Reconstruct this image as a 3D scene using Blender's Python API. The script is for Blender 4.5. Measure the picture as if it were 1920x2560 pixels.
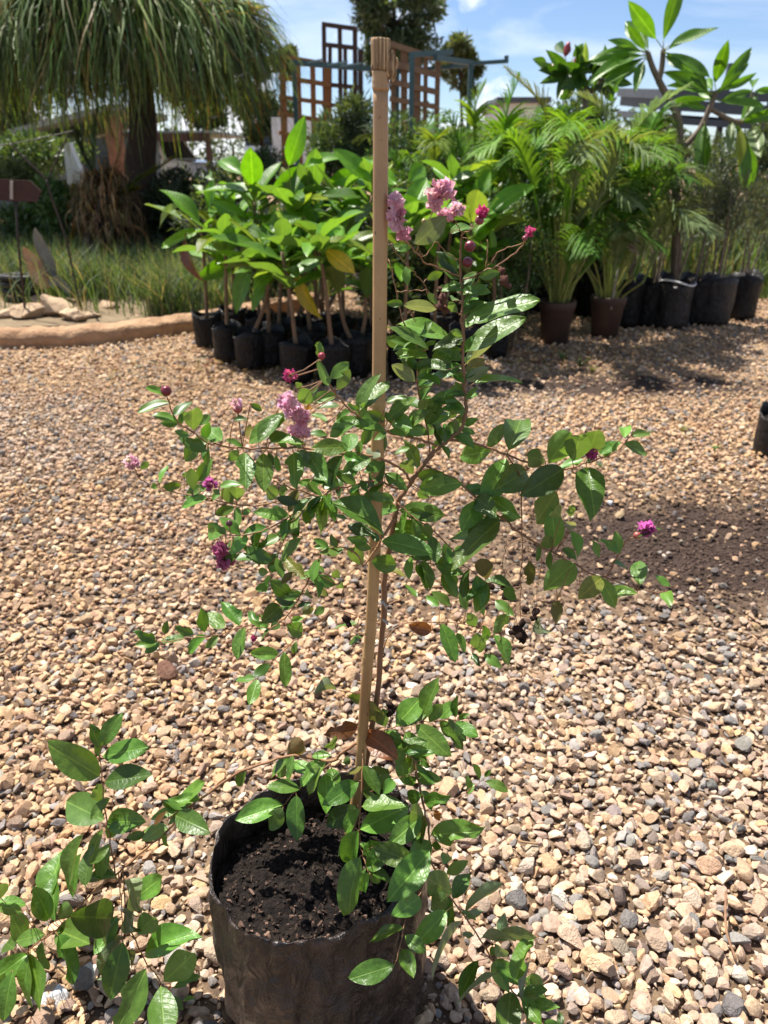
import bpy, bmesh, math, random
import numpy as np
from mathutils import Vector, Matrix, noise as mnoise

random.seed(7)
rng = np.random.default_rng(7)
scene = bpy.context.scene
for o in list(bpy.data.objects):
    bpy.data.objects.remove(o)
col = scene.collection
R = math.radians

# ------------------------------------------------------------------ camera
FPX = 1862.0                     # focal length in photo pixels (1920 x 2560)
CAM_H = 1.19
PITCH = R(25.2)
cam_data = bpy.data.cameras.new('camera')
cam = bpy.data.objects.new('camera', cam_data)
col.objects.link(cam)
cam_data.sensor_fit = 'VERTICAL'
cam_data.sensor_height = 36.0
cam_data.sensor_width = 27.0
cam_data.lens = FPX / 2560.0 * 36.0
cam_data.clip_start = 0.02
cam_data.clip_end = 2000.0
cam.location = (0, 0, CAM_H)
cam.rotation_euler = (R(90) - PITCH, 0, 0)
cam_data.dof.use_dof = True
cam_data.dof.focus_distance = 0.98
cam_data.dof.aperture_fstop = 7.0
scene.camera = cam

# ------------------------------------------------------------------ sky, sun, exposure
SUN_EL = R(64)
SUN_TO = Vector((-0.73, 0.68, 0)).normalized()      # horizontal direction towards the sun
world = bpy.data.worlds.new('World')
scene.world = world
world.use_nodes = True
wt = world.node_tree
wt.nodes.clear()
w_out = wt.nodes.new('ShaderNodeOutputWorld')
w_bg = wt.nodes.new('ShaderNodeBackground')
w_bg.inputs['Strength'].default_value = 0.058
w_sky = wt.nodes.new('ShaderNodeTexSky')
w_sky.sky_type = 'NISHITA'
w_sky.sun_disc = False
w_sky.sun_elevation = SUN_EL
w_sky.sun_rotation = math.atan2(SUN_TO.x, SUN_TO.y)
w_sky.altitude = 1200
w_sky.air_density = 1.0
w_sky.dust_density = 0.6
w_sky.ozone_density = 1.6
w_tc = wt.nodes.new('ShaderNodeTexCoord')
# thin streaky high cloud and low cumulus, all round the sky
w_map = wt.nodes.new('ShaderNodeMapping')
w_map.inputs['Scale'].default_value = (1.2, 1.2, 5.0)
w_map.inputs['Rotation'].default_value = (0.0, 0.25, 0.0)
w_n1 = wt.nodes.new('ShaderNodeTexNoise')
w_n1.inputs['Scale'].default_value = 2.2
w_n1.inputs['Detail'].default_value = 8
w_n1.inputs['Roughness'].default_value = 0.55
w_n1.inputs['Distortion'].default_value = 0.6
w_r1 = wt.nodes.new('ShaderNodeMapRange')
w_r1.inputs['From Min'].default_value = 0.44
w_r1.inputs['From Max'].default_value = 0.78
w_r1.inputs['To Max'].default_value = 0.75
w_map2 = wt.nodes.new('ShaderNodeMapping')
w_map2.inputs['Location'].default_value = (0.37, 0.2, 0.05)
w_n2 = wt.nodes.new('ShaderNodeTexNoise')
w_n2.inputs['Scale'].default_value = 9.0
w_n2.inputs['Detail'].default_value = 7
w_n2.inputs['Roughness'].default_value = 0.5
w_r2 = wt.nodes.new('ShaderNodeMapRange')
w_r2.inputs['From Min'].default_value = 0.54
w_r2.inputs['From Max'].default_value = 0.60
w_sep = wt.nodes.new('ShaderNodeSeparateXYZ')
w_band = wt.nodes.new('ShaderNodeMapRange')          # cumulus keep to the low sky
w_band.inputs['From Min'].default_value = 0.10
w_band.inputs['From Max'].default_value = 0.24
w_band.inputs['To Min'].default_value = 1.0
w_band.inputs['To Max'].default_value = 0.0
w_mul = wt.nodes.new('ShaderNodeMath'); w_mul.operation = 'MULTIPLY'
w_max = wt.nodes.new('ShaderNodeMath'); w_max.operation = 'MAXIMUM'
w_mix = wt.nodes.new('ShaderNodeMixRGB')
w_mix.inputs['Color2'].default_value = (11.0, 11.2, 11.5, 1)
L = wt.links.new
L(w_tc.outputs['Generated'], w_map.inputs['Vector']); L(w_map.outputs[0], w_n1.inputs['Vector'])
L(w_n1.outputs['Fac'], w_r1.inputs['Value'])
L(w_tc.outputs['Generated'], w_map2.inputs['Vector']); L(w_map2.outputs[0], w_n2.inputs['Vector'])
L(w_n2.outputs['Fac'], w_r2.inputs['Value'])
L(w_tc.outputs['Generated'], w_sep.inputs[0]); L(w_sep.outputs['Z'], w_band.inputs['Value'])
L(w_r2.outputs[0], w_mul.inputs[0]); L(w_band.outputs[0], w_mul.inputs[1])
L(w_mul.outputs[0], w_max.inputs[0]); L(w_r1.outputs[0], w_max.inputs[1])
w_tint = wt.nodes.new('ShaderNodeMixRGB'); w_tint.blend_type = 'MULTIPLY'; w_tint.inputs['Fac'].default_value = 1.0
w_tint.inputs['Color2'].default_value = (1.0, 1.06, 1.2, 1)
L(w_sky.outputs[0], w_tint.inputs['Color1']); L(w_tint.outputs[0], w_mix.inputs['Color1']); L(w_max.outputs[0], w_mix.inputs['Fac'])
L(w_mix.outputs[0], w_bg.inputs['Color']); L(w_bg.outputs[0], w_out.inputs['Surface'])

sun_data = bpy.data.lights.new('sun', 'SUN')
sun_data.energy = 5.0
sun_data.angle = R(0.53)
sun_data.color = (1.0, 0.95, 0.87)
sun = bpy.data.objects.new('sun', sun_data)
col.objects.link(sun)
sun_dir = Vector((SUN_TO.x * math.cos(SUN_EL), SUN_TO.y * math.cos(SUN_EL), math.sin(SUN_EL)))
sun.rotation_euler = sun_dir.to_track_quat('Z', 'Y').to_euler()
sun.location = (-3, 3, 8)

scene.render.engine = 'CYCLES'
scene.view_settings.view_transform = 'Standard'
scene.view_settings.look = 'None'
scene.view_settings.gamma = 1.0
scene.view_settings.exposure = 1.10
scene.view_settings.use_curve_mapping = False
scene.cycles.max_bounces = 8
scene.cycles.transparent_max_bounces = 8

# ------------------------------------------------------------------ photo pixel -> world
FWD = Vector((0, math.cos(PITCH), -math.sin(PITCH)))
UPV = Vector((0, math.sin(PITCH), math.cos(PITCH)))
CAM = Vector((0, 0, CAM_H))
def ray(px, py):
    return FWD + Vector((1, 0, 0)) * ((px - 960) / FPX) - UPV * ((py - 1280) / FPX)
def P(px, py, Y):
    d = ray(px, py)
    return CAM + d * (Y / d.y)
def PG(px, py, z=0.0):
    d = ray(px, py)
    return CAM + d * ((z - CAM_H) / d.z)
def depth(px, py, Y):
    return Y / ray(px, py).y
def to_px(p):
    v = Vector(p) - CAM
    t = v.dot(FWD)
    return 960 + FPX * v.x / t, 1280 - FPX * v.dot(UPV) / t, t

# ------------------------------------------------------------------ node material helpers
def new_mat(name):
    m = bpy.data.materials.new(name)
    m.use_nodes = True
    nt = m.node_tree
    nt.nodes.clear()
    out = nt.nodes.new('ShaderNodeOutputMaterial')
    return m, nt, out
def mixc(nt, a, b, fac, mode='MIX'):
    m = nt.nodes.new('ShaderNodeMixRGB')
    m.blend_type = mode
    for sock, v in (('Color1', a), ('Color2', b), ('Fac', fac)):
        if hasattr(v, 'is_linked') or hasattr(v, 'links'):
            nt.links.new(v, m.inputs[sock])
        elif isinstance(v, (tuple, list)):
            m.inputs[sock].default_value = (*v[:3], 1)
        else:
            m.inputs[sock].default_value = v
    return m.outputs[0]
def mrange(nt, v, a, b, c=0.0, d=1.0):
    m = nt.nodes.new('ShaderNodeMapRange')
    nt.links.new(v, m.inputs['Value'])
    for k, x in (('From Min', a), ('From Max', b), ('To Min', c), ('To Max', d)):
        m.inputs[k].default_value = x
    return m.outputs[0]
def mth(nt, op, a, b=None):
    m = nt.nodes.new('ShaderNodeMath'); m.operation = op
    for i, v in enumerate((a, b)):
        if v is None: continue
        if hasattr(v, 'links'): nt.links.new(v, m.inputs[i])
        else: m.inputs[i].default_value = v
    return m.outputs[0]
def noise(nt, scale, detail=4, rough=0.55, vec=None, dist=0.0):
    n = nt.nodes.new('ShaderNodeTexNoise')
    n.inputs['Scale'].default_value = scale
    n.inputs['Detail'].default_value = detail
    n.inputs['Roughness'].default_value = rough
    n.inputs['Distortion'].default_value = dist
    if vec is not None: nt.links.new(vec, n.inputs['Vector'])
    return n.outputs['Fac']
def bump(nt, h, strength, dist=0.01):
    b = nt.nodes.new('ShaderNodeBump')
    b.inputs['Strength'].default_value = strength
    b.inputs['Distance'].default_value = dist
    nt.links.new(h, b.inputs['Height'])
    return b.outputs[0]
def bsdf(nt, color, rough=0.6, spec=0.5, normal=None, **kw):
    p = nt.nodes.new('ShaderNodeBsdfPrincipled')
    if hasattr(color, 'links'): nt.links.new(color, p.inputs['Base Color'])
    else: p.inputs['Base Color'].default_value = (*color[:3], 1)
    if hasattr(rough, 'links'): nt.links.new(rough, p.inputs['Roughness'])
    else: p.inputs['Roughness'].default_value = rough
    p.inputs['Specular IOR Level'].default_value = spec
    if normal is not None: nt.links.new(normal, p.inputs['Normal'])
    for k, v in kw.items(): p.inputs[k].default_value = v
    return p.outputs[0]
def objcoord(nt):
    return nt.nodes.new('ShaderNodeTexCoord').outputs['Object']
def geopos(nt):
    return nt.nodes.new('ShaderNodeNewGeometry').outputs['Position']

def simple_mat(name, c1, c2=None, scale=8.0, rough=0.7, spec=0.4, bmp=0.0, bscale=60.0, bdist=0.004, stretch=None, **kw):
    m, nt, out = new_mat(name)
    vec = objcoord(nt)
    if stretch:
        mp = nt.nodes.new('ShaderNodeMapping'); mp.inputs['Scale'].default_value = stretch
        nt.links.new(vec, mp.inputs['Vector']); vec = mp.outputs[0]
    c = c1
    if c2 is not None:
        f = mrange(nt, noise(nt, scale, 6, 0.6, vec), 0.3, 0.7)
        c = mixc(nt, c1, c2, f)
    nrm = None
    if bmp: nrm = bump(nt, noise(nt, bscale, 5, 0.6, vec), bmp, bdist)
    s = bsdf(nt, c, rough, spec, nrm, **kw)
    nt.links.new(s, out.inputs['Surface'])
    return m

def leaf_mat(name, source, rough=0.42, trans=0.34, veins=True, tint=(1.55, 1.35, 0.45), pale=0.35, sidevein=22.0, spec=0.5, mottle=18.0):
    """two-sided leaf sheet; source 'object' = the object's own colour, 'attr' = per-leaf colour attribute"""
    m, nt, out = new_mat(name)
    if source == 'object':
        oi = nt.nodes.new('ShaderNodeObjectInfo'); c = oi.outputs['Color']
    else:
        at = nt.nodes.new('ShaderNodeAttribute'); at.attribute_name = 'col'; c = at.outputs['Color']
    vec = objcoord(nt)
    f = mrange(nt, noise(nt, mottle if source == 'attr' else 5.0, 4, 0.6, vec), 0.3, 0.75)
    c = mixc(nt, c, mixc(nt, c, (0.55, 0.62, 0.5), 1.0, 'MULTIPLY'), f)
    if veins:                                    # brown specks and worn edges
        sk = mrange(nt, noise(nt, 11.0, 3, 0.6, vec), 0.66, 0.74)
        c = mixc(nt, c, (0.16, 0.085, 0.03), mth(nt, 'MULTIPLY', sk, 0.55))
    nrm = None
    if veins:
        sp = nt.nodes.new('ShaderNodeSeparateXYZ'); nt.links.new(vec, sp.inputs[0])
        ax = mth(nt, 'ABSOLUTE', sp.outputs['X'])
        mid = mrange(nt, ax, 0.006, 0.018, 1.5, 0.0)
        ph = mth(nt, 'SUBTRACT', mth(nt, 'MULTIPLY', sp.outputs['Y'], sidevein * math.pi), mth(nt, 'MULTIPLY', ax, sidevein * 2.0))
        sv = mrange(nt, mth(nt, 'SINE', ph), 0.86, 1.0, 0.0, 0.22)
        v = mth(nt, 'MAXIMUM', mid, sv)
        c = mixc(nt, c, mixc(nt, c, (2.1, 1.75, 2.0), 1.0, 'MULTIPLY'), mth(nt, 'MULTIPLY', v, 0.45))
        h = mth(nt, 'ADD', mth(nt, 'MULTIPLY', v, -1.0), mth(nt, 'MULTIPLY', noise(nt, 7.0, 2, 0.5, vec), 0.5))
        nrm = bump(nt, h, 0.22, 0.02)
    geo = nt.nodes.new('ShaderNodeNewGeometry')
    under = mixc(nt, c, (0.155, 0.225, 0.115), pale)
    c = mixc(nt, c, under, geo.outputs['Backfacing'])
    s = bsdf(nt, c, rough, spec, nrm)
    tr = nt.nodes.new('ShaderNodeBsdfTranslucent')
    nt.links.new(mixc(nt, c, tint, 1.0, 'MULTIPLY'), tr.inputs['Color'])
    mx = nt.nodes.new('ShaderNodeMixShader'); mx.inputs[0].default_value = trans
    nt.links.new(s, mx.inputs[1]); nt.links.new(tr.outputs[0], mx.inputs[2])
    nt.links.new(mx.outputs[0], out.inputs['Surface'])
    return m

# ------------------------------------------------------------------ mesh helpers
def mesh_from(name, verts, faces, mat=None, smooth=False, colors=None):
    me = bpy.data.meshes.new(name)
    me.from_pydata([tuple(v) for v in verts], [], faces)
    if smooth: me.polygons.foreach_set('use_smooth', np.ones(len(me.polygons), dtype=bool))
    if colors is not None:
        a = me.color_attributes.new('col', 'FLOAT_COLOR', 'POINT')
        c = np.ones((len(verts), 4), dtype=np.float32); c[:, :3] = colors
        a.data.foreach_set('color', c.ravel())
    if mat: me.materials.append(mat)
    me.update()
    return me
def mesh_np(name, V, F, mat=None, smooth=False, colors=None):
    """V (n,3), F (m,k) numpy"""
    me = bpy.data.meshes.new(name)
    k = F.shape[1]
    me.vertices.add(len(V)); me.vertices.foreach_set('co', V.astype(np.float32).ravel())
    me.loops.add(F.size); me.loops.foreach_set('vertex_index', F.astype(np.int32).ravel())
    me.polygons.add(len(F))
    me.polygons.foreach_set('loop_start', np.arange(0, F.size, k, dtype=np.int32))
    me.polygons.foreach_set('use_smooth', np.full(len(F), smooth, dtype=bool))
    if colors is not None:
        a = me.color_attributes.new('col', 'FLOAT_COLOR', 'POINT')
        c = np.ones((len(V), 4), dtype=np.float32); c[:, :3] = colors
        a.data.foreach_set('color', c.ravel())
    if mat: me.materials.append(mat)
    me.update(calc_edges=True)
    return me
def ob(name, me, parent=None, origin=None):
    """mesh in world coordinates; parent is an Empty with no rotation (or None)"""
    o = bpy.data.objects.new(name, me)
    col.objects.link(o)
    if parent is not None:
        o.parent = parent
        w = Vector((0, 0, 0)); q = parent
        while q is not None:
            w += q.location; q = q.parent
        o.location = -w
    return o
def thing(name, label, cat, loc=(0, 0, 0), group=None):
    o = bpy.data.objects.new(name, None)
    col.objects.link(o)
    o.empty_display_size = 0.1
    o.location = loc
    tag(o, label, cat, group)
    return o
def tag(o, label=None, cat=None, group=None, kind=None):
    if label: o['label'] = label
    if cat: o['category'] = cat
    if group: o['group'] = group
    if kind: o['kind'] = kind
    return o

class MB:
    def __init__(s): s.v = []; s.f = []; s.c = []
    def add(s, v, f, c=None):
        n = len(s.v); s.v += [tuple(x) for x in v]; s.f += [tuple(i + n for i in q) for q in f]
        if c is not None: s.c += [c] * len(v)
    def tube(s, pts, rad, sides=6, cap=True, c=None):
        pts = [Vector(p) for p in pts]; n = len(pts)
        if not hasattr(rad, '__len__'): rad = [rad] * n
        vs = []; prev = None
        for i, p in enumerate(pts):
            t = (pts[min(i + 1, n - 1)] - pts[max(i - 1, 0)]).normalized()
            if prev is None: a = t.orthogonal().normalized()
            else:
                a = prev - t * prev.dot(t)
                a = a.normalized() if a.length > 1e-6 else t.orthogonal().normalized()
            prev = a; b = t.cross(a)
            for k in range(sides):
                an = 2 * math.pi * k / sides
                vs.append(p + (a * math.cos(an) + b * math.sin(an)) * rad[i])
        fs = []
        for i in range(n - 1):
            for k in range(sides):
                k2 = (k + 1) % sides
                fs.append((i * sides + k, i * sides + k2, (i + 1) * sides + k2, (i + 1) * sides + k))
        if cap:
            fs.append(tuple(range(sides - 1, -1, -1))); fs.append(tuple((n - 1) * sides + k for k in range(sides)))
        s.add(vs, fs, c)
    def box(s, lo, hi, M=None):
        x0, y0, z0 = lo; x1, y1, z1 = hi
        v = [Vector(q) for q in ((x0, y0, z0), (x1, y0, z0), (x1, y1, z0), (x0, y1, z0), (x0, y0, z1), (x1, y0, z1), (x1, y1, z1), (x0, y1, z1))]
        if M: v = [M @ q for q in v]
        s.add(v, [(0, 3, 2, 1), (4, 5, 6, 7), (0, 1, 5, 4), (1, 2, 6, 5), (2, 3, 7, 6), (3, 0, 4, 7)])
    def bar(s, a, b, w, h, up=(0, 0, 1)):
        """rectangular bar from a to b, w across, h along up"""
        a = Vector(a); b = Vector(b); t = (b - a).normalized(); up = Vector(up)
        x = t.cross(up)
        x = x.normalized() if x.length > 1e-4 else t.orthogonal().normalized()
        u = x.cross(t).normalized()
        v = []
        for p in (a, b):
            for sx, su in ((-1, -1), (1, -1), (1, 1), (-1, 1)):
                v.append(p + x * (sx * w / 2) + u * (su * h / 2))
        s.add(v, [(0, 1, 2, 3), (7, 6, 5, 4), (0, 4, 5, 1), (1, 5, 6, 2), (2, 6, 7, 3), (3, 7, 4, 0)])
    def mesh(s, name, mat=None, smooth=False):
        return mesh_from(name, s.v, s.f, mat, smooth, np.array(s.c) if s.c and len(s.c) == len(s.v) else None)

def smooth_path(pts, sub=4):
    """Catmull-Rom through 3D points"""
    pts = [Vector(p) for p in pts]
    if len(pts) < 3: return pts
    ext = [pts[0] * 2 - pts[1]] + pts + [pts[-1] * 2 - pts[-2]]
    out = []
    for i in range(1, len(ext) - 2):
        p0, p1, p2, p3 = ext[i - 1:i + 3]
        for k in range(sub):
            t = k / sub
            out.append(0.5 * ((2 * p1) + (p2 - p0) * t + (2 * p0 - 5 * p1 + 4 * p2 - p3) * t * t + (3 * p1 - p0 - 3 * p2 + p3) * t ** 3))
    out.append(pts[-1])
    return out

def grid_leaf(name, mat, nx=4, ny=10, ratio=0.5, fold=0.12, curl=0.1, wave=0.02, power=1.0, seed=0, twist=0.0, bite=False, tipw=0.75):
    """unit leaf along +Y, normal +Z; width profile elliptical with pointed tip"""
    r = random.Random(seed)
    v = []; ph = r.random() * 6
    for j in range(ny + 1):
        t = j / ny
        wd = ratio * 0.5 * (math.sin(math.pi * min(1, max(0, t)) ** power) ** tipw)
        for i in range(nx + 1):
            u = -1 + 2 * i / nx
            x = u * wd
            z = fold * abs(x) * 2 - curl * t * t + wave * math.sin(t * 9 + ph + u * 1.5) * abs(u) + 0.3 * wave * math.sin(u * 5 + t * 4 + ph)
            an = twist * (t - 0.3)
            y = t + (0.02 * math.sin(7 * t + ph) * u if bite else 0)
            xx = x * (0.55 if bite and u > 0.3 and 0.45 < t < 0.72 else 1)
            v.append((xx * math.cos(an) - z * math.sin(an), y, z * math.cos(an) + xx * math.sin(an)))
    f = [(j * (nx + 1) + i, j * (nx + 1) + i + 1, (j + 1) * (nx + 1) + i + 1, (j + 1) * (nx + 1) + i) for j in range(ny) for i in range(nx)]
    return mesh_from(name, v, f, mat, True)

def frame_matrix(base, axis, nrm, L, W=None):
    y = axis.normalized(); z = (nrm - y * nrm.dot(y)).normalized(); x = y.cross(z)
    W = W or L
    M = Matrix.Identity(4)
    for k, (a, s) in enumerate(((x, W), (y, L), (z, L))):
        for q in range(3): M[q][k] = a[q] * s
    for q in range(3): M[q][3] = base[q]
    return M

def fold_leaves(pos, d, n, ln, wd, fold=0.15):
    """numpy: N folded rhombic leaves -> V, F(tri); pos,d,n (N,3), ln,wd (N,)"""
    d = d / np.linalg.norm(d, axis=1, keepdims=True)
    n = n - d * (n * d).sum(1, keepdims=True); n /= np.linalg.norm(n, axis=1, keepdims=True) + 1e-9
    s = np.cross(d, n)
    ln = ln[:, None]; wd = wd[:, None]
    mid = pos + d * ln * 0.45
    V = np.stack([pos, mid + s * wd * 0.5 + n * wd * fold, pos + d * ln, mid - s * wd * 0.5 + n * wd * fold], 1).reshape(-1, 3)
    b = np.arange(len(pos))[:, None] * 4
    F = np.concatenate([b + np.array([0, 1, 2]), b + np.array([0, 2, 3])], 0)
    return V, F
def ribbons(paths, side, w):
    """paths (N,K,3), side (N,3), w (N,K) half widths -> V, F(quads)"""
    Nn, K, _ = paths.shape
    s = side[:, None, :] * w[:, :, None]
    V = np.stack([paths - s, paths + s], 2).reshape(-1, 3)
    i = np.arange(Nn)[:, None, None] * (2 * K); j = np.arange(K - 1)[None, :, None] * 2
    F = (i + j + np.array([0, 1, 3, 2])[None, None, :]).reshape(-1, 4)
    return V, F
def unit(n):
    v = rng.normal(size=(n, 3)); return v / np.linalg.norm(v, axis=1, keepdims=True)
def vary(c, n, k=0.25):
    """n colours round c: light/dark and hue variation"""
    c = np.array(c)[None, :] * (1 + k * rng.normal(size=(n, 1)).clip(-2, 2)) * (1 + 0.12 * rng.normal(size=(n, 3)))
    return c.clip(0.002, 0.95)

# ------------------------------------------------------------------ materials
M = {}
M['leaf'] = leaf_mat('crape_leaf', 'object', rough=0.40, trans=0.32, spec=0.5)
M['bigleaf'] = leaf_mat('broad_leaf', 'object', rough=0.38, trans=0.42, sidevein=30.0, tint=(1.5, 1.5, 0.35), pale=0.45)
M['foliage'] = leaf_mat('foliage', 'attr', rough=0.45, trans=0.35, veins=False)
M['grassy'] = leaf_mat('grass_blade', 'attr', rough=0.55, trans=0.40, veins=False, pale=0.1, spec=0.3)
M['straw'] = simple_mat('dry_fibre', (0.30, 0.19, 0.10), (0.16, 0.09, 0.045), 30, 0.85, 0.2)
M['bark'] = simple_mat('plant_bark', (0.17, 0.085, 0.045), (0.28, 0.16, 0.09), 60, 0.7, 0.3, 0.4, 300, 0.002, stretch=(1, 1, 0.3))
M['twig'] = simple_mat('twig_bark', (0.30, 0.165, 0.075), (0.20, 0.095, 0.05), 40, 0.65, 0.35)
M['darkbark'] = simple_mat('tree_bark', (0.035, 0.024, 0.018), (0.075, 0.052, 0.038), 12, 0.85, 0.2, 0.6, 40, 0.02, stretch=(1, 1, 0.3))
M['greystem'] = simple_mat('grey_stem', (0.20, 0.155, 0.115), (0.12, 0.09, 0.065), 20, 0.75, 0.3, 0.3, 80, 0.004)
M['palebark'] = simple_mat('pale_stem', (0.20, 0.125, 0.07), (0.11, 0.065, 0.038), 14, 0.7, 0.3, 0.3, 60, 0.004)
M['cane'] = simple_mat('palm_cane', (0.16, 0.22, 0.045), (0.30, 0.27, 0.07), 9, 0.5, 0.4)
M['petal'] = None
M['terracotta'] = simple_mat('brown_pot', (0.075, 0.04, 0.028), (0.045, 0.025, 0.018), 6, 0.6, 0.35, 0.1, 30, 0.003)
M['timber_o'] = simple_mat('orange_timber', (0.36, 0.15, 0.05), (0.24, 0.095, 0.035), 9, 0.7, 0.3, 0.3, 50, 0.004, stretch=(1, 1, 0.12))
M['timber_b'] = simple_mat('tan_timber', (0.30, 0.165, 0.085), (0.20, 0.10, 0.05), 9, 0.7, 0.3, 0.3, 50, 0.004, stretch=(1, 1, 0.12))
M['timber_d'] = simple_mat('dark_timber', (0.055, 0.028, 0.02), (0.09, 0.05, 0.035), 9, 0.7, 0.3, 0.3, 50, 0.004, stretch=(1, 1, 0.12))
M['greensteel'] = simple_mat('green_steel', (0.030, 0.075, 0.075), (0.045, 0.095, 0.095), 5, 0.45, 0.5)
M['rust'] = simple_mat('rusted_plate', (0.060, 0.028, 0.022), (0.035, 0.018, 0.015), 14, 0.75, 0.3, 0.3, 60, 0.002)
M['blackrod'] = simple_mat('dark_rod', (0.022, 0.016, 0.014), (0.045, 0.028, 0.02), 20, 0.6, 0.4)
M['rock'] = simple_mat('pale_rock', (0.50, 0.36, 0.23), (0.33, 0.23, 0.15), 9, 0.9, 0.2, 0.8, 26, 0.02)
M['kerb'] = simple_mat('kerb_concrete', (0.47, 0.30, 0.18), (0.25, 0.145, 0.08), 5, 0.92, 0.15, 1.0, 22, 0.03)
M['white'] = simple_mat('white_paint', (0.74, 0.74, 0.73), (0.66, 0.66, 0.65), 4, 0.5, 0.4)
M['carpaint'] = simple_mat('white_car_paint', (0.72, 0.73, 0.74), None, 4, 0.25, 0.5, **{'Coat Weight': 0.6})
M['glass'] = simple_mat('dark_glass', (0.02, 0.025, 0.03), None, 4, 0.08, 0.6)
M['rubber'] = simple_mat('tyre_rubber', (0.02, 0.02, 0.02), None, 4, 0.8, 0.3)
M['redlens'] = simple_mat('red_lens', (0.45, 0.02, 0.03), None, 4, 0.2, 0.5)
M['roofgrey'] = simple_mat('grey_roof_sheet', (0.075, 0.08, 0.09), (0.05, 0.055, 0.065), 3, 0.5, 0.4)
M['roofpale'] = simple_mat('pale_roof_sheet', (0.30, 0.32, 0.30), (0.20, 0.22, 0.21), 3, 0.5, 0.4)
M['wallgreen'] = simple_mat('shed_wall', (0.06, 0.085, 0.09), (0.09, 0.12, 0.12), 3, 0.7, 0.3)
M['brick'] = simple_mat('brown_wall', (0.26, 0.13, 0.075), (0.19, 0.09, 0.055), 9, 0.85, 0.2, 0.5, 40, 0.01)
M['slate'] = simple_mat('grey_label', (0.38, 0.34, 0.30), (0.30, 0.26, 0.23), 9, 0.7, 0.3)
M['ink'] = simple_mat('label_print', (0.13, 0.105, 0.09), None, 9, 0.7, 0.3)
M['deadwood'] = simple_mat('dead_leaf', (0.40, 0.26, 0.15), (0.25, 0.15, 0.08), 30, 0.8, 0.2)

def poly_bag(name, dusty, black=0.009, sp=0.5):
    m, nt, out = new_mat(name)
    vec = objcoord(nt)
    f = mrange(nt, noise(nt, 9, 8, 0.7, vec, 1.2), 0.32, 0.70)
    g = mrange(nt, noise(nt, 90, 3, 0.6, vec), 0.35, 0.8)
    d = mth(nt, 'MULTIPLY', f, mth(nt, 'ADD', mth(nt, 'MULTIPLY', g, 0.5), 0.5))
    c = mixc(nt, (black, black * 0.95, black), dusty, d)
    mp = nt.nodes.new('ShaderNodeMapping'); mp.inputs['Scale'].default_value = (1, 1, 0.55)
    nt.links.new(vec, mp.inputs['Vector'])
    h = mth(nt, 'ADD', noise(nt, 22, 5, 0.6, mp.outputs[0], 1.6), mth(nt, 'MULTIPLY', noise(nt, 120, 3, 0.5, vec), 0.04))
    r = mrange(nt, f, 0, 1, 0.24, 0.46)
    s = bsdf(nt, c, r, sp, bump(nt, h, 0.75, 0.03))
    nt.links.new(s, out.inputs['Surface'])
    return m
M['bag'] = poly_bag('black_polythene', (0.105, 0.070, 0.052), 0.007)
M['bagdark'] = poly_bag('clean_black_polythene', (0.010, 0.009, 0.009), 0.003, 0.25)
M['bagdust'] = poly_bag('dusty_polythene', (0.055, 0.046, 0.040), 0.006, 0.3)

def mat_petal():
    m, nt, out = new_mat('crinkled_petal')
    oi = nt.nodes.new('ShaderNodeObjectInfo')
    vec = objcoord(nt)
    f = mrange(nt, noise(nt, 6, 4, 0.6, vec), 0.35, 0.7)
    c = mixc(nt, oi.outputs['Color'], mixc(nt, oi.outputs['Color'], (1.25, 1.7, 1.25), 1.0, 'MULTIPLY'), f)
    s = bsdf(nt, c, 0.5, 0.4, bump(nt, noise(nt, 9, 4, 0.6, vec), 0.5, 0.05))
    tr = nt.nodes.new('ShaderNodeBsdfTranslucent'); nt.links.new(c, tr.inputs['Color'])
    mx = nt.nodes.new('ShaderNodeMixShader'); mx.inputs[0].default_value = 0.4
    nt.links.new(s, mx.inputs[1]); nt.links.new(tr.outputs[0], mx.inputs[2]); nt.links.new(mx.outputs[0], out.inputs['Surface'])
    return m
M['petal'] = mat_petal()
def obj_color_mat(name, rough, spec, sc=30, amp=0.6, bmp=0.3):
    m, nt, out = new_mat(name)
    oi = nt.nodes.new('ShaderNodeObjectInfo'); vec = objcoord(nt)
    f = mrange(nt, noise(nt, sc, 5, 0.6, vec), 0.3, 0.7)
    c = mixc(nt, oi.outputs['Color'], mixc(nt, oi.outputs['Color'], (amp, amp, amp), 1.0, 'MULTIPLY'), f)
    nt.links.new(bsdf(nt, c, rough, spec, bump(nt, noise(nt, sc * 2, 4, 0.6, vec), bmp, 0.03)), out.inputs['Surface'])
    return m
M['bud'] = obj_color_mat('flower_bud', 0.35, 0.5, 4, 0.7, 0.1)
M['capsule'] = obj_color_mat('dry_capsule', 0.8, 0.2, 6, 0.5, 0.6)
M['stone_obj'] = obj_color_mat('gravel_stone', 0.92, 0.2, 3.0, 0.66, 0.5)

def mat_gravel():
    m, nt, out = new_mat('loose_gravel')
    at = nt.nodes.new('ShaderNodeAttribute'); at.attribute_name = 'col'
    vec = objcoord(nt)
    f = mrange(nt, noise(nt, 130, 4, 0.65, vec), 0.3, 0.7)
    c = mixc(nt, at.outputs['Color'], mixc(nt, at.outputs['Color'], (0.66, 0.62, 0.58), 1.0, 'MULTIPLY'), f)
    nt.links.new(bsdf(nt, c, 0.92, 0.2, bump(nt, noise(nt, 260, 4, 0.65, vec), 0.5, 0.004)), out.inputs['Surface'])
    return m
M['gravel'] = mat_gravel()

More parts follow.
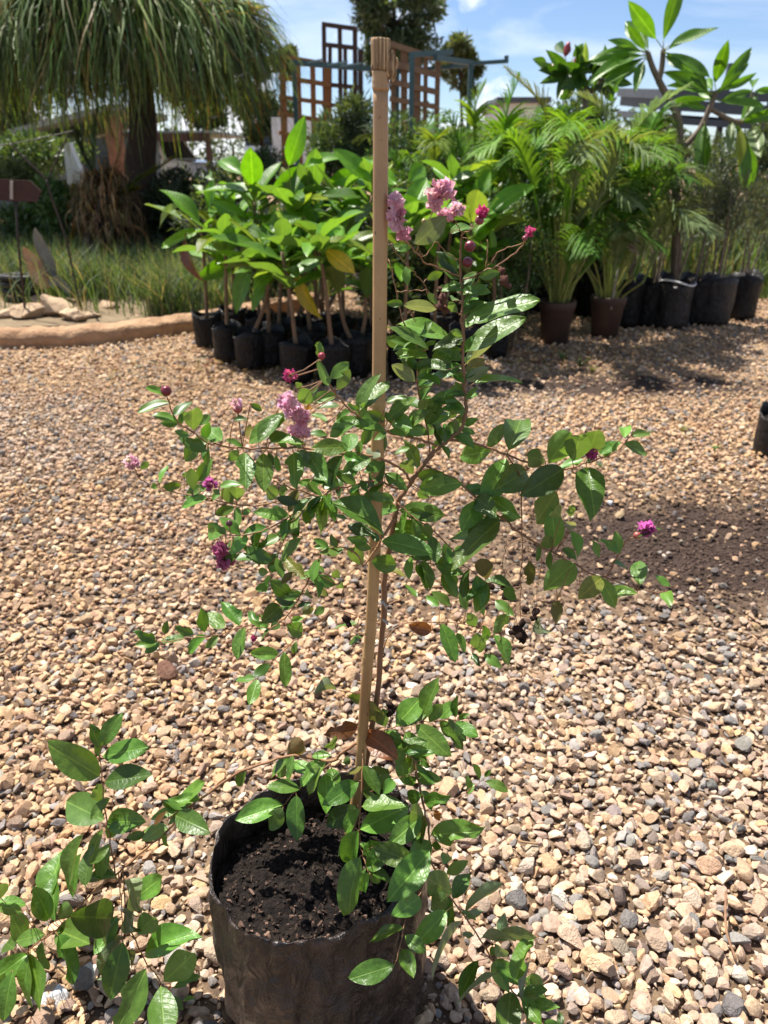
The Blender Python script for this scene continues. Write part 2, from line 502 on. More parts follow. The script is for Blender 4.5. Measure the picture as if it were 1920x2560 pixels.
DARKP = [PG(1850, 1370), PG(1560, 965)]
def mat_ground():
    """sandy grit that the loose stones lie on; stone pattern takes over far away"""
    m, nt, out = new_mat('gritty_ground')
    vec = geopos(nt)
    vo = nt.nodes.new('ShaderNodeTexVoronoi'); vo.inputs['Scale'].default_value = 48
    nt.links.new(vec, vo.inputs['Vector'])
    rmp = nt.nodes.new('ShaderNodeValToRGB')
    sp = nt.nodes.new('ShaderNodeSeparateColor'); nt.links.new(vo.outputs['Color'], sp.inputs[0])
    nt.links.new(sp.outputs[0], rmp.inputs[0])
    e = rmp.color_ramp.elements
    e[0].position = 0; e[0].color = (0.17, 0.155, 0.145, 1)
    e[1].position = 1; e[1].color = (0.56, 0.42, 0.26, 1)
    for p, c in ((0.2, (0.30, 0.20, 0.13)), (0.4, (0.46, 0.30, 0.18)), (0.7, (0.50, 0.35, 0.21))):
        q = rmp.color_ramp.elements.new(p); q.color = (*c, 1)
    big = mrange(nt, noise(nt, 0.9, 5, 0.6, vec), 0.35, 0.7)
    fine = mrange(nt, noise(nt, 300, 4, 0.7, vec), 0.25, 0.75)
    grit = mixc(nt, (0.075, 0.05, 0.034), (0.19, 0.13, 0.09), fine)
    # beyond the built stones the stone pattern shows on the sheet itself
    spz = nt.nodes.new('ShaderNodeSeparateXYZ'); nt.links.new(vec, spz.inputs[0])
    far = mrange(nt, spz.outputs['Y'], 3.0, 5.0, 0.25, 0.85)
    c = mixc(nt, grit, rmp.outputs[0], far)
    c = mixc(nt, c, mixc(nt, c, (0.72, 0.66, 0.6), 1.0, 'MULTIPLY'), big)
    # patches of bare damp brown earth
    for q, sx, sy in ((DARKP[0], 0.95, 0.48), (DARKP[1], 1.15, 0.30)):
        mp = nt.nodes.new('ShaderNodeMapping'); mp.vector_type = 'POINT'
        mp.inputs['Scale'].default_value = (1 / sx, 1 / sy, 1); mp.inputs['Location'].default_value = (-q[0] / sx, -q[1] / sy, 0)
        nt.links.new(vec, mp.inputs['Vector'])
        ln = nt.nodes.new('ShaderNodeVectorMath'); ln.operation = 'LENGTH'; nt.links.new(mp.outputs[0], ln.inputs[0])
        ed = mth(nt, 'ADD', ln.outputs['Value'], mth(nt, 'MULTIPLY', mth(nt, 'SUBTRACT', noise(nt, 5, 6, 0.65, vec), 0.5), 1.4))
        c = mixc(nt, c, mixc(nt, (0.030, 0.019, 0.015), (0.080, 0.053, 0.042), fine), mrange(nt, ed, 0.62, 0.92, 0.97, 0.0))
    h = mth(nt, 'ADD', mth(nt, 'MULTIPLY', vo.outputs['Distance'], -1.0), mth(nt, 'MULTIPLY', fine, 0.15))
    nt.links.new(bsdf(nt, c, 0.95, 0.15, bump(nt, h, 0.75, 0.03)), out.inputs['Surface'])
    return m
M['ground'] = mat_ground()
M['bedsoil'] = simple_mat('bed_soil', (0.16, 0.115, 0.07), (0.26, 0.20, 0.125), 7, 0.95, 0.15, 0.8, 60, 0.02)

def mat_soil():
    m, nt, out = new_mat('dark_compost')
    vec = objcoord(nt)
    f = mrange(nt, noise(nt, 60, 6, 0.7, vec), 0.35, 0.75)
    c = mixc(nt, (0.009, 0.007, 0.006), (0.045, 0.031, 0.024), f)
    nt.links.new(bsdf(nt, c, 0.9, 0.2, bump(nt, noise(nt, 90, 6, 0.7, vec), 1.0, 0.02)), out.inputs['Surface'])
    return m
M['soil'] = mat_soil()
M['chips'] = M['gravel']

# ------------------------------------------------------------------ ground sheet
def ground_z(y):
    return 0.0 if y < 14 else min(0.9, (y - 14) * 0.03)
ys = [-6, -2, 0, 1, 2, 3, 4, 6, 8, 10, 12, 14, 18, 24, 30, 40, 60, 100, 200, 500, 1200]
xs = [-1200, -400, -120, -40, -15, -6, -3, -1, 0, 1, 3, 6, 15, 40, 120, 400, 1200]
gv = [(x, y, ground_z(y)) for y in ys for x in xs]
nx = len(xs)
gf = [(j * nx + i, j * nx + i + 1, (j + 1) * nx + i + 1, (j + 1) * nx + i) for j in range(len(ys) - 1) for i in range(nx - 1)]
ground = ob('ground', mesh_from('ground', gv, gf, M['ground']))
tag(ground, 'sandy gritty yard ground under the loose gravel', 'ground', kind='structure')

# ------------------------------------------------------------------ gravel
def ico(sub):
    bm = bmesh.new(); bmesh.ops.create_icosphere(bm, subdivisions=sub, radius=1.0)
    bm.verts.ensure_lookup_table()
    V = np.array([v.co[:] for v in bm.verts]); F = np.array([[v.index for v in f.verts] for f in bm.faces])
    bm.free(); return V, F
ICO = {1: ico(1), 2: ico(2), 3: ico(3)}
def stone_shape(sub, r):
    V, F = ICO[sub]; V = V.copy()
    for _ in range(8):                                     # chop flat facets
        n = r.normal(size=3); n /= np.linalg.norm(n); d = r.uniform(0.42, 0.78)
        k = (V @ n) - d
        V -= np.where(k > 0, k, 0)[:, None] * n[None, :]
    V *= np.array([r.uniform(0.85, 1.3), r.uniform(0.7, 1.05), r.uniform(0.48, 0.8)])[None, :]
    return V, F
def rot_np(n, tilt):
    """n rotation matrices: free yaw, limited tilt"""
    a = rng.uniform(0, 2 * np.pi, n); b = rng.normal(0, tilt, n); c = rng.normal(0, tilt, n)
    ca, sa, cb, sb, cc, sc = np.cos(a), np.sin(a), np.cos(b), np.sin(b), np.cos(c), np.sin(c)
    Z = np.zeros((n, 3, 3)); Z[:, 0, 0] = ca; Z[:, 0, 1] = -sa; Z[:, 1, 0] = sa; Z[:, 1, 1] = ca; Z[:, 2, 2] = 1
    X = np.zeros((n, 3, 3)); X[:, 0, 0] = 1; X[:, 1, 1] = cb; X[:, 1, 2] = -sb; X[:, 2, 1] = sb; X[:, 2, 2] = cb
    Yv = np.zeros((n, 3, 3)); Yv[:, 1, 1] = 1; Yv[:, 0, 0] = cc; Yv[:, 0, 2] = sc; Yv[:, 2, 0] = -sc; Yv[:, 2, 2] = cc
    return Z @ X @ Yv
PAL = np.array([(0.57, 0.40, 0.26), (0.53, 0.36, 0.225), (0.61, 0.445, 0.30), (0.49, 0.33, 0.215), (0.55, 0.37, 0.21),
                (0.42, 0.295, 0.21), (0.34, 0.245, 0.185), (0.295, 0.262, 0.235), (0.205, 0.186, 0.172), (0.36, 0.315, 0.275), (0.68, 0.55, 0.41), (0.20, 0.14, 0.105)])
PW = np.array([0.17, 0.16, 0.13, 0.12, 0.10, 0.09, 0.05, 0.060, 0.050, 0.05, 0.04, 0.015]); PW = PW / PW.sum(); PAL[:7] *= np.array([[1.05, 1.015, 0.97]])
DARK = PG(1850, 1370); DARK2 = PG(1560, 965)
def dark_patch(x, y):
    """0..1 where bare brown earth shows between the stones"""
    wob = 0.25 * np.sin(3.1 * x + 1.3 * y) + 0.2 * np.sin(5.3 * y - 2.1 * x)
    a = 1.25 * np.exp(-(((x - DARK.x) / 0.95) ** 2 + ((y - DARK.y) / 0.50) ** 2) * (1 + wob))
    b = 0.85 * np.exp(-(((x - DARK2.x) / 1.1) ** 2 + ((y - DARK2.y) / 0.28) ** 2) * (1 + wob))
    return np.clip(a + b, 0, 1)
def stone_colors(n, x, y):
    idx = rng.choice(len(PAL), n, p=PW)
    c = PAL[idx] * (1 + 0.10 * rng.normal(size=(n, 1))) * (1 + 0.022 * rng.normal(size=(n, 3)))
    g = (0.5 + 0.5 * np.sin(2.3 * x + 1.1 * np.sin(1.7 * y))) * (0.5 + 0.5 * np.sin(1.9 * y - 0.7 * x))   # greyer drifts
    grey = c.mean(1, keepdims=True) * np.array([[0.98, 0.97, 0.97]])
    k = (0.4 * (g[:, None] > 0.5) * rng.random((n, 1)))
    c = c * (1 - k) + grey * k
    dp = dark_patch(x, y)[:, None]
    c = c * (1 - 0.55 * dp * rng.random((n, 1)))
    return c.clip(0.04, 0.85)
BAG_C = Vector((-0.092, 0.735))
def scatter(y0, y1, spacing, smin, smax, sub, seed, half=lambda y: 0.62 * y + 0.45, keep=1.0):
    """one mesh of loose stones on a jittered grid"""
    r = np.random.default_rng(seed)
    pts = []
    y = y0
    while y < y1:
        h = half(y); xsn = np.arange(-h, h, spacing)
        pts.append(np.stack([xsn, np.full_like(xsn, y)], 1)); y += spacing * 0.9
    pts = np.concatenate(pts); pts += r.uniform(-0.5, 0.5, pts.shape) * spacing
    dp = dark_patch(pts[:, 0], pts[:, 1])
    ok = r.random(len(pts)) < keep * (1 - 0.88 * dp)
    ok &= np.hypot(pts[:, 0] - BAG_C.x, pts[:, 1] - BAG_C.y) > 0.15
    pts = pts[ok]; n = len(pts)
    s = smin * 0.8 + (smax * 1.12 - smin * 0.8) * r.beta(1.15, 2.5, n)
    shapes = [stone_shape(sub, r) for _ in range(24)]
    F0 = shapes[0][1]; SV = np.stack([q[0] for q in shapes])
    Rm = rot_np(n, 0.45)
    V = np.einsum('nij,nvj->nvi', Rm, SV[r.integers(0, 24, n)]) * s[:, None, None]
    z = s * r.uniform(0.0, 1.1, n)
    V[:, :, 0] += pts[:, 0:1]; V[:, :, 1] += pts[:, 1:2]; V[:, :, 2] += z[:, None]
    C = np.repeat(stone_colors(n, pts[:, 0], pts[:, 1]), SV.shape[1], 0)
    F = (F0[None] + (np.arange(n) * SV.shape[1])[:, None, None]).reshape(-1, 3)
    return V.reshape(-1, 3), F, C
parts_g = [scatter(0.52, 1.80, 0.0154, 0.0070, 0.0172, 2, 1, half=lambda y: 0.57 * y + 0.36), scatter(1.80, 4.1, 0.0215, 0.0095, 0.0195, 1, 2, half=lambda y: 0.75 * y + 0.5),
           scatter(4.1, 7.4, 0.036, 0.012, 0.023, 1, 3, half=lambda y: 0.68 * y + 0.3), scatter(0.52, 1.6, 0.019, 0.0022, 0.0048, 1, 4)]
# clods of the bare brown earth
r5 = np.random.default_rng(55)
cl_n = 9000
cl_x = DARK.x + r5.normal(0, 0.6, cl_n); cl_y = DARK.y + r5.normal(0, 0.34, cl_n)
okc = r5.random(cl_n) < dark_patch(cl_x, cl_y) * 1.3
cl_x, cl_y = cl_x[okc], cl_y[okc]; cl_n = len(cl_x)
shc = [stone_shape(1, r5) for _ in range(10)]; SVc = np.stack([q[0] for q in shc])
cl_s = 0.003 + 0.011 * r5.beta(1, 3.5, cl_n)
Vc = np.einsum('nij,nvj->nvi', rot_np(cl_n, 0.5), SVc[r5.integers(0, 10, cl_n)]) * cl_s[:, None, None]
Vc[:, :, 0] += cl_x[:, None]; Vc[:, :, 1] += cl_y[:, None]; Vc[:, :, 2] += (cl_s * 0.3)[:, None]
Cc = np.array([[0.075, 0.05, 0.038]]) * r5.uniform(0.6, 1.9, (cl_n, 1))
parts_g.append((Vc.reshape(-1, 3), (shc[0][1][None] + (np.arange(cl_n) * SVc.shape[1])[:, None, None]).reshape(-1, 3), np.repeat(Cc, SVc.shape[1], 0)))
# the far gravel stops at the kerb of the planted bed
def kerb_y(x):
    return np.interp(x, KX, KY)
KP = [PG(*p) for p in ((-1500, 850), (-900, 858), (-420, 868), (-160, 872), (0, 872), (150, 870), (300, 858), (420, 842), (520, 824), (640, 800), (800, 770))]
KX = [p.x for p in KP]; KY = [p.y for p in KP]
Vs, Fs, Cs, off = [], [], [], 0
for V, F, C in parts_g:
    cen = V[F[:, 0]]
    okf = (cen[:, 1] < kerb_y(cen[:, 0]) + 0.02) | (cen[:, 0] > KX[-1])
    Vs.append(V); Fs.append(F[okf] + off); Cs.append(C); off += len(V)
gravel = ob('gravel', mesh_np('gravel', np.concatenate(Vs), np.concatenate(Fs), M['gravel'], False, np.concatenate(Cs)))
tag(gravel, 'loose tan and grey crushed-stone gravel covering the yard', 'gravel', kind='stuff')

# the 300 stones that show largest, each one on its own
stone_meshes = []
for k in range(18):
    V, F = stone_shape(3 if k < 10 else 2, np.random.default_rng(100 + k))
    me = mesh_np('stone', V, F, M['stone_obj'], False)
    stone_meshes.append(me)
def add_stone(x, y, s, c, k=None, tilt=0.35, zf=0.42):
    o = bpy.data.objects.new('stone', random.choice(stone_meshes) if k is None else stone_meshes[k])
    col.objects.link(o); o.parent = ground
    o.location = (x, y, s * zf); o.scale = (s, s, s)
    o.rotation_euler = (random.gauss(0, tilt), random.gauss(0, tilt), random.uniform(0, 6.28))
    o.color = (*c, 1)
ns = 0; placed = []
while ns < 292:
    px = random.uniform(-20, 1940); py = 2600 - 1150 * random.random() ** 1.25
    p = PG(px, py)
    s = random.choice((0.016, 0.017, 0.019, 0.021, 0.024)) * random.uniform(0.9, 1.15)
    if math.hypot(p.x - BAG_C.x, p.y - BAG_C.y) < 0.155 + s: continue
    if random.random() < 0.5 * float(dark_patch(np.array(p.x), np.array(p.y))): continue
    if any((p.x - q[0]) ** 2 + (p.y - q[1]) ** 2 < (s + q[2]) ** 2 * 0.9 for q in placed): continue
    placed.append((p.x, p.y, s))
    c = stone_colors(1, np.array([p.x]), np.array([p.y]))[0]
    add_stone(p.x, p.y, s, c, zf=random.uniform(0.5, 0.8)); ns += 1
for px, py, s, c in ((420, 1695, 0.036, (0.20, 0.105, 0.07)), (1495, 2420, 0.024, (0.66, 0.50, 0.31)), (1415, 2310, 0.019, (0.72, 0.60, 0.42)),
                     (1525, 1265, 0.016, (0.80, 0.78, 0.76)), (1405, 2260, 0.018, (0.70, 0.62, 0.52)), (1530, 2040, 0.022, (0.34, 0.27, 0.245)), (140, 2505, 0.022, (0.82, 0.80, 0.78)), (230, 2440, 0.018, (0.70, 0.66, 0.60))):
    p = PG(px, py); add_stone(p.x, p.y, s, c, zf=0.65)

# ------------------------------------------------------------------ foreground: potted crape myrtle
REG = {'A': (280, 840, 2.37), 'B': (920, 960, 2.0738), 'C': (320, 1380, 2.44), 'D': (0, 1760, 2.764), 'E': (500, 1640, 2.0738),
       'F': (1000, 2000, 3.318), 'G': (920, 400, 3.318), 'M': (640, 900, 3.19), 'H': (350, 340, 2.552), 'K': (1380, 0, 3.072), 'S': (0, 0, 1.0)}
def rp(reg, x, y):
    ox, oy, s = REG[reg]
    return ox + x / s, oy + y / s

plant = thing('crape_myrtle', 'potted crape myrtle with pink flowers in a dusty black grow bag on the gravel', 'potted plant', (BAG_C.x, BAG_C.y, 0))

# --- grow bag: rim traced, wall down to the ground
rim_tr = [(430, 1482, .308), (300, 1470, .308), (200, 1430, .309), (140, 1330, .312), (65, 1230, .318), (52, 1060, .330), (95, 900, .342), (140, 840, .346), (250, 755, .350), (350, 695, .350),
          (500, 640, .349), (660, 612, .346), (800, 612, .343), (950, 650, .340), (1050, 715, .338), (1125, 830, .332), (1172, 1000, .325), (1176, 1120, .318), (1130, 1195, .314), (1035, 1245, .312), (950, 1330, .311), (820, 1392, .310), (700, 1450, .309), (560, 1484, .308)]
rim = []
for x, y, z in rim_tr:
    p = PG(*rp('E', x, y), z); a = math.atan2(p.y - BAG_C.y, p.x - BAG_C.x)
    rim.append((a, math.hypot(p.x - BAG_C.x, p.y - BAG_C.y), z))
rim.sort()
ra = np.array([q[0] for q in rim]); rr = np.array([q[1] for q in rim]); rz = np.array([q[2] for q in rim])
def rimf(a):
    return np.interp(a, np.concatenate([ra - 2 * np.pi, ra, ra + 2 * np.pi]), np.tile(rr, 3)), np.interp(a, np.concatenate([ra - 2 * np.pi, ra, ra + 2 * np.pi]), np.tile(rz, 3))
NA, NZ = 160, 48
def wr(a, z):
    """wrinkles of the plastic"""
    return (0.0036 * math.sin(9 * a + 14 * z) * math.sin(23 * z + 3 * a) + 0.0026 * math.sin(21 * a - 30 * z + 2 * math.sin(3 * a)) + 0.0012 * math.sin(47 * a + 12 * z)
            + 0.0016 * math.sin(75 * z + 9 * math.sin(4 * a)) + 0.006 * mnoise.noise((a * 2.2, z * 16, 3.0)) + 0.003 * mnoise.noise((a * 7, z * 45, 8.0)))
bv, bf = [], []
prof = [(k / NZ, 0) for k in range(NZ + 1)] + [(1 - k / 5 * 0.32, 1) for k in range(0, 6)]
for (t, inner) in prof:
    for k in range(NA):
        a = -math.pi + 2 * math.pi * k / NA
        r1, z1 = rimf(a); r1 = float(r1); z1 = float(z1) + 0.0025 * math.sin(11 * a) + 0.0015 * math.sin(29 * a)
        r0 = 0.146 + 0.003 * math.sin(3 * a + 1)
        r = r0 + (r1 - r0) * min(1, t * 1.15) ** 0.8 + 0.002 * math.sin(math.pi * t) + 0.8 * wr(a, t * 0.33) * (1 - inner)
        if t < 0.06: r -= 0.012 * (1 - t / 0.06)
        if inner: r -= 0.0022 + (1 - t) * 0.01
        bv.append((BAG_C.x + r * math.cos(a), BAG_C.y + r * math.sin(a), t * z1))
for j in range(len(prof) - 1):
    for k in range(NA):
        bf.append((j * NA + k, j * NA + (k + 1) % NA, (j + 1) * NA + (k + 1) % NA, (j + 1) * NA + k))
bf.append(tuple(range(NA - 1, -1, -1)))
bag = ob('grow_bag', mesh_from('grow_bag', bv, bf, M['bag'], True), plant)
bag['label'] = 'dusty black polythene grow bag with wrinkled sides'
# --- soil
sv, sf = [], []
NR = 60
def soil_z(x, y):
    q = (y - BAG_C.y)
    return 0.290 - 0.05 * q + 0.007 * mnoise.noise((x * 45, y * 45, 1.7)) + 0.006 * mnoise.noise((x * 110, y * 110, 5.1)) + 0.003 * mnoise.noise((x * 260, y * 260, 9.4))
for j in range(NR + 1):
    for k in range(NA):
        a = -math.pi + 2 * math.pi * k / NA
        r = (float(rimf(a)[0]) - 0.004) * (j / NR)
        x = BAG_C.x + r * math.cos(a); y = BAG_C.y + r * math.sin(a)
        sv.append((x, y, soil_z(x, y) + 0.0008 * random.uniform(-1, 1)))
for j in range(NR):
    for k in range(NA):
        sf.append((j * NA + k, (j + 1) * NA + k, (j + 1) * NA + (k + 1) % NA, j * NA + (k + 1) % NA))
soil = ob('soil', mesh_from('soil', sv, sf, M['soil'], True), bag)
n = 1500
aa = rng.uniform(-np.pi, np.pi, n); r_ = np.sqrt(rng.random(n)) * 0.134
cx = BAG_C.x + r_ * np.cos(aa); cy = BAG_C.y + r_ * np.sin(aa)
lim = rimf(aa)[0] - 0.010
okk = r_ < lim; cx = cx[okk]; cy = cy[okk]; n = len(cx)
cz = np.array([soil_z(x, y) for x, y in zip(cx, cy)]) + 0.001
shp = [stone_shape(1, np.random.default_rng(300 + k)) for k in range(12)]
SV = np.stack([q[0] for q in shp]) * np.array([1.0, 0.95, 0.6])
cs = 0.0015 + 0.0085 * rng.beta(1.0, 4.5, n)
V = np.einsum('nij,nvj->nvi', rot_np(n, 0.5), SV[rng.integers(0, 12, n)]) * cs[:, None, None]
V[:, :, 0] += cx[:, None]; V[:, :, 1] += cy[:, None]; V[:, :, 2] += cz[:, None]
cp = np.array([(0.022, 0.016, 0.013), (0.05, 0.034, 0.026), (0.10, 0.066, 0.050), (0.20, 0.13, 0.10)])
CC = cp[rng.choice(4, n, p=(0.60, 0.26, 0.11, 0.03))]
front = np.clip((BAG_C.y - 0.02 - cy) / 0.08, 0, 1)[:, None] * (rng.random((n, 1)) < 0.28)
CC = CC * (1 - front) + np.array([[0.21, 0.13, 0.095]]) * front * (0.6 + 0.5 * rng.random((n, 1)))
F = (shp[0][1][None] + (np.arange(n) * SV.shape[1])[:, None, None]).reshape(-1, 3)
chips = ob('bark_chips', mesh_np('bark_chips', V.reshape(-1, 3), F, M['chips'], False, np.repeat(CC, SV.shape[1], 0)), bag)
chips['kind'] = 'stuff'

# --- branches (photo points, depth at start and end, radius mm at start and end)
BR = [
 ('trunk', [('S', x, y) for x, y in ((884, 2100), (892, 2030), (912, 1929), (926, 1842), (946, 1708), (959, 1503), (963, 1430), (983, 1320), (994, 1260), (1019, 1217), (1044, 1182), (1079, 1138), (1120, 1100), (1156, 1066), (1166, 1008), (1161, 960), (1158, 882), (1158, 831), (1154, 792), (1157, 747), (1152, 686), (1152, 596))], .812, .850, 4.6, 1.0),
 ('branch', [('M', x, y) for x, y in ((1440, 690), (1290, 630), (1180, 610), (1050, 570), (870, 480), (740, 390), (650, 280), (560, 150), (510, 20))] + [('A', 1242, 128)], .825, .70, 1.5, .7),
 ('branch', [('M', x, y) for x, y in ((1240, 970), (1170, 880), (1060, 810), (930, 770), (800, 750), (680, 750), (400, 705), (280, 700), (80, 710))] + [('A', x, y) for x, y in ((690, 655), (600, 640), (555, 630), (480, 570), (380, 500), (330, 375), (321, 340))], .806, .74, 1.7, .6),
 ('branch', [('M', x, y) for x, y in ((1130, 1030), (1030, 980), (900, 970), (760, 1000), (590, 1040), (510, 1090), (330, 1030), (200, 990), (140, 960))], .800, .76, 1.6, .8),
 ('branch', [('M', x, y) for x, y in ((510, 1090), (430, 1140), (240, 1270), (80, 1350), (0, 1380))] + [('A', 760, 1180), ('A', 650, 1180)], .775, .75, 1.2, .6),
 ('branch', [('A', x, y) for x, y in ((1098, 912), (1010, 970), (870, 1005), (750, 1000), (600, 970), (520, 945), (400, 930), (280, 900), (170, 850), (140, 795))], .77, .84, 1.0, .6),
 ('branch', [('M', x, y) for x, y in ((1112, 1262), (1050, 1350), (960, 1500), (860, 1645))], .80, .775, 2.0, 1.2),
 ('branch', [('M', x, y) for x, y in ((860, 1645), (780, 1530), (650, 1490), (540, 1520), (500, 1590), (450, 1700), (380, 1820), (330, 1914))] + [('C', x, y) for x, y in ((1005, 340), (940, 420), (860, 468), (770, 445), (680, 462), (530, 510), (360, 525), (200, 550), (150, 560))], .775, .80, 1.2, .6),
 ('branch', [('C', x, y) for x, y in ((1530, 440), (1440, 400), (1300, 360), (1230, 370), (1080, 490), (930, 620), (870, 680), (790, 770))], .822, .87, .9, .6),
 ('branch', [('M', x, y) for x, y in ((330, 1205), (265, 1340), (200, 1500), (170, 1560), (100, 1640), (130, 1740))], .77, .75, .8, .6),
 ('branch', [('B', x, y) for x, y in ((420, 290), (560, 310), (720, 370), (920, 430), (1020, 440), (1130, 410), (1250, 370), (1340, 300), (1385, 220))], .835, .80, 1.7, .6),
 ('twig', [('B', x, y) for x, y in ((1130, 410), (1160, 350), (1180, 200))], .81, .81, .6, .4),
 ('branch', [('B', x, y) for x, y in ((300, 425), (380, 460), (460, 500), (560, 590), (700, 700), (830, 800), (970, 880), (1100, 950), (1220, 1000), (1290, 900), (1340, 810), (1375, 795))], .832, .74, 1.8, .7),
 ('branch', [('B', x, y) for x, y in ((1220, 1000), (1300, 1030), (1400, 1060), (1550, 1080), (1600, 1040))], .757, .75, .9, .5),
 ('twig', [('B', x, y) for x, y in ((1100, 945), (1200, 900), (1300, 870))], .765, .77, .6, .4),
 ('branch', [('B', x, y) for x, y in ((155, 615), (230, 690), (310, 740), (420, 840), (500, 940), (600, 1020), (640, 1050))], .820, .78, 1.1, .6),
 ('dead_twig', [('B', x, y) for x, y in ((720, 370), (785, 470), (790, 510), (795, 700), (800, 900), (790, 1100), (800, 1300))], .822, .815, 1.1, .5),
 ('dead_twig', [('B', x, y) for x, y in ((795, 800), (730, 830), (700, 920), (720, 1100), (740, 1290))], .817, .81, .6, .4),
 ('dead_twig', [('B', x, y) for x, y in ((798, 880), (860, 860), (900, 930), (880, 1040), (870, 1180))], .817, .80, .6, .4),
 *[('dead_twig', [('B', x + ox, y + oy) for x, y in pts], .815, .80 + 0.004 * (q % 5), .55, .35) for q, (ox, oy, pts) in enumerate((
   (0, 0, ((797, 860), (830, 850), (850, 880), (835, 920))), (0, 0, ((740, 1000), (690, 960), (650, 990), (630, 1050))), (0, 0, ((798, 950), (760, 930), (720, 970), (700, 1050))),
   (0, 0, ((795, 1000), (850, 990), (900, 1000), (935, 1030))), (0, 0, ((792, 1080), (820, 1120), (850, 1150), (860, 1215))), (0, 0, ((795, 1130), (760, 1170), (770, 1230), (775, 1270))),
   (0, 0, ((798, 820), (870, 800), (930, 860), (900, 930))), (0, 0, ((796, 760), (740, 790), (710, 850), (730, 900))), (0, 0, ((793, 1050), (740, 1060), (715, 1080), (720, 1100))),
   (0, 0, ((1100, 960), (1110, 1100), (1180, 1180), (1220, 1280))), (0, 0, ((970, 885), (960, 960), (975, 1050), (980, 1120)))))],
 ('branch', [('B', x, y) for x, y in ((90, 1150), (180, 1110), (310, 1060), (470, 1050), (600, 1110), (700, 1160))], .820, .86, .9, .5),
 ('branch', [('B', x, y) for x, y in ((70, 1420), (110, 1300), (200, 1240), (370, 1235), (560, 1260), (680, 1300), (740, 1380))], .818, .88, .9, .5),
 ('branch', [('M', x, y) for x, y in ((1080, 1400), (1210, 1560), (1330, 1610), (1440, 1640), (1600, 1690))], .815, .80, .8, .5),
 ('branch', [('G', x, y) for x, y in ((775, 1005), (950, 930), (1120, 850), (1270, 720), (1300, 660), (1320, 630))], .848, .83, 1.0, .7),
 ('twig', [('G', x, y) for x, y in ((985, 900), (1080, 770), (1190, 720), (1280, 690))], .845, .835, .6, .5),
 ('twig', [('G', x, y) for x, y in ((980, 905), (990, 790), (990, 660))], .845, .85, .6, .5),
 ('branch', [('G', x, y) for x, y in ((765, 975), (600, 900), (470, 850), (390, 750), (290, 640), (240, 540))], .848, .80, .9, .6),
 ('twig', [('G', x, y) for x, y in ((400, 765), (450, 620), (530, 440), (560, 360))], .82, .81, .6, .5),
 ('twig', [('G', x, y) for x, y in ((770, 860), (700, 800), (640, 760), (560, 680), (470, 800), (430, 760))], .849, .82, .6, .4),
 ('twig', [('G', x, y) for x, y in ((772, 660), (780, 610), (740, 530), (690, 440))], .850, .83, .7, .5),
 ('twig', [('G', x, y) for x, y in ((776, 620), (830, 590), (890, 550), (925, 500))], .849, .84, .6, .5),
 ('twig', [('G', x, y) for x, y in ((772, 660), (810, 640), (840, 690))], .849, .84, .5, .4),
 ('twig', [('G', x, y) for x, y in ((1000, 905), (1090, 880), (1110, 920), (1125, 970))], .842, .83, .5, .4),
 ('twig', [('G', x, y) for x, y in ((790, 1160), (850, 1080), (915, 990))], .848, .84, .6, .4),
 ('dead_twig', [('G', x, y) for x, y in ((770, 1290), (720, 1250), (660, 1200), (600, 1080))], .845, .835, .6, .4),
 ('branch', [('M', x, y) for x, y in ((1385, 780), (1370, 560), (1320, 350), (1285, 200))] + [('G', x, y) for x, y in ((420, 1560), (345, 1480), (280, 1280), (230, 1090), (190, 880), (165, 820))], .835, .865, 1.1, .6),
 ('twig', [('G', x, y) for x, y in ((230, 1090), (350, 1085), (480, 1070), (440, 1000), (340, 890), (240, 780), (160, 650))], .862, .85, .6, .5),
 ('branch', [('E', x, y) for x, y in ((850, 430), (740, 500), (680, 545), (520, 520), (430, 525), (290, 570), (190, 610), (0, 740))] + [('D', x, y) for x, y in ((1270, 745), (1130, 900), (950, 1050), (800, 1180), (640, 1300), (450, 1500), (380, 1570), (210, 1690), (60, 1830), (-60, 1930))], .812, .78, 2.3, 1.1),
 ('branch', [('D', x, y) for x, y in ((795, 1170), (765, 960), (735, 780), (715, 620), (700, 470), (690, 370), (705, 290))], .795, .83, 1.3, .7),
 ('twig', [('D', x, y) for x, y in ((820, 1175), (835, 1330), (840, 1450), (840, 1600))], .795, .76, 1.0, .6),
 ('branch', [('D', x, y) for x, y in ((850, 1140), (860, 1300), (870, 1500), (940, 1640), (1010, 1790), (1070, 1860), (1130, 1960), (1190, 2060), (1230, 2150))], .797, .70, 1.2, .7),
 ('branch', [('E', x, y) for x, y in ((690, 540), (600, 620), (500, 700), (430, 775))], .812, .78, .9, .5),
 ('branch', [('E', x, y) for x, y in ((850, 450), (842, 650), (825, 880), (840, 1020), (870, 1110), (890, 1150))], .800, .645, 1.3, .6),
 ('branch', [('E', x, y) for x, y in ((885, 470), (1000, 480), (1100, 530), (1130, 640), (1165, 800), (1190, 930), (1195, 1050), (1290, 1240), (1400, 1390), (1530, 1600))] + [('F', x, y) for x, y in ((940, 1590), (1050, 1690), (1200, 1850), (1280, 1950))], .805, .62, 1.8, .8),
 ('twig', [('E', x, y) for x, y in ((1195, 1050), (1140, 1230), (1080, 1320), (1055, 1410), (1020, 1580))], .712, .565, .8, .5),
 ('branch', [('E', x, y) for x, y in ((890, 400), (1000, 370), (1110, 350), (1240, 335), (1345, 330))], .815, .84, .9, .5),
 ('twig', [('E', x, y) for x, y in ((1145, 700), (1290, 750), (1400, 690), (1470, 640))], .795, .87, .6, .4),
 ('dead_twig', [('E', x, y) for x, y in ((900, 400), (975, 370), (990, 290), (1000, 210))], .813, .82, .7, .5),
]
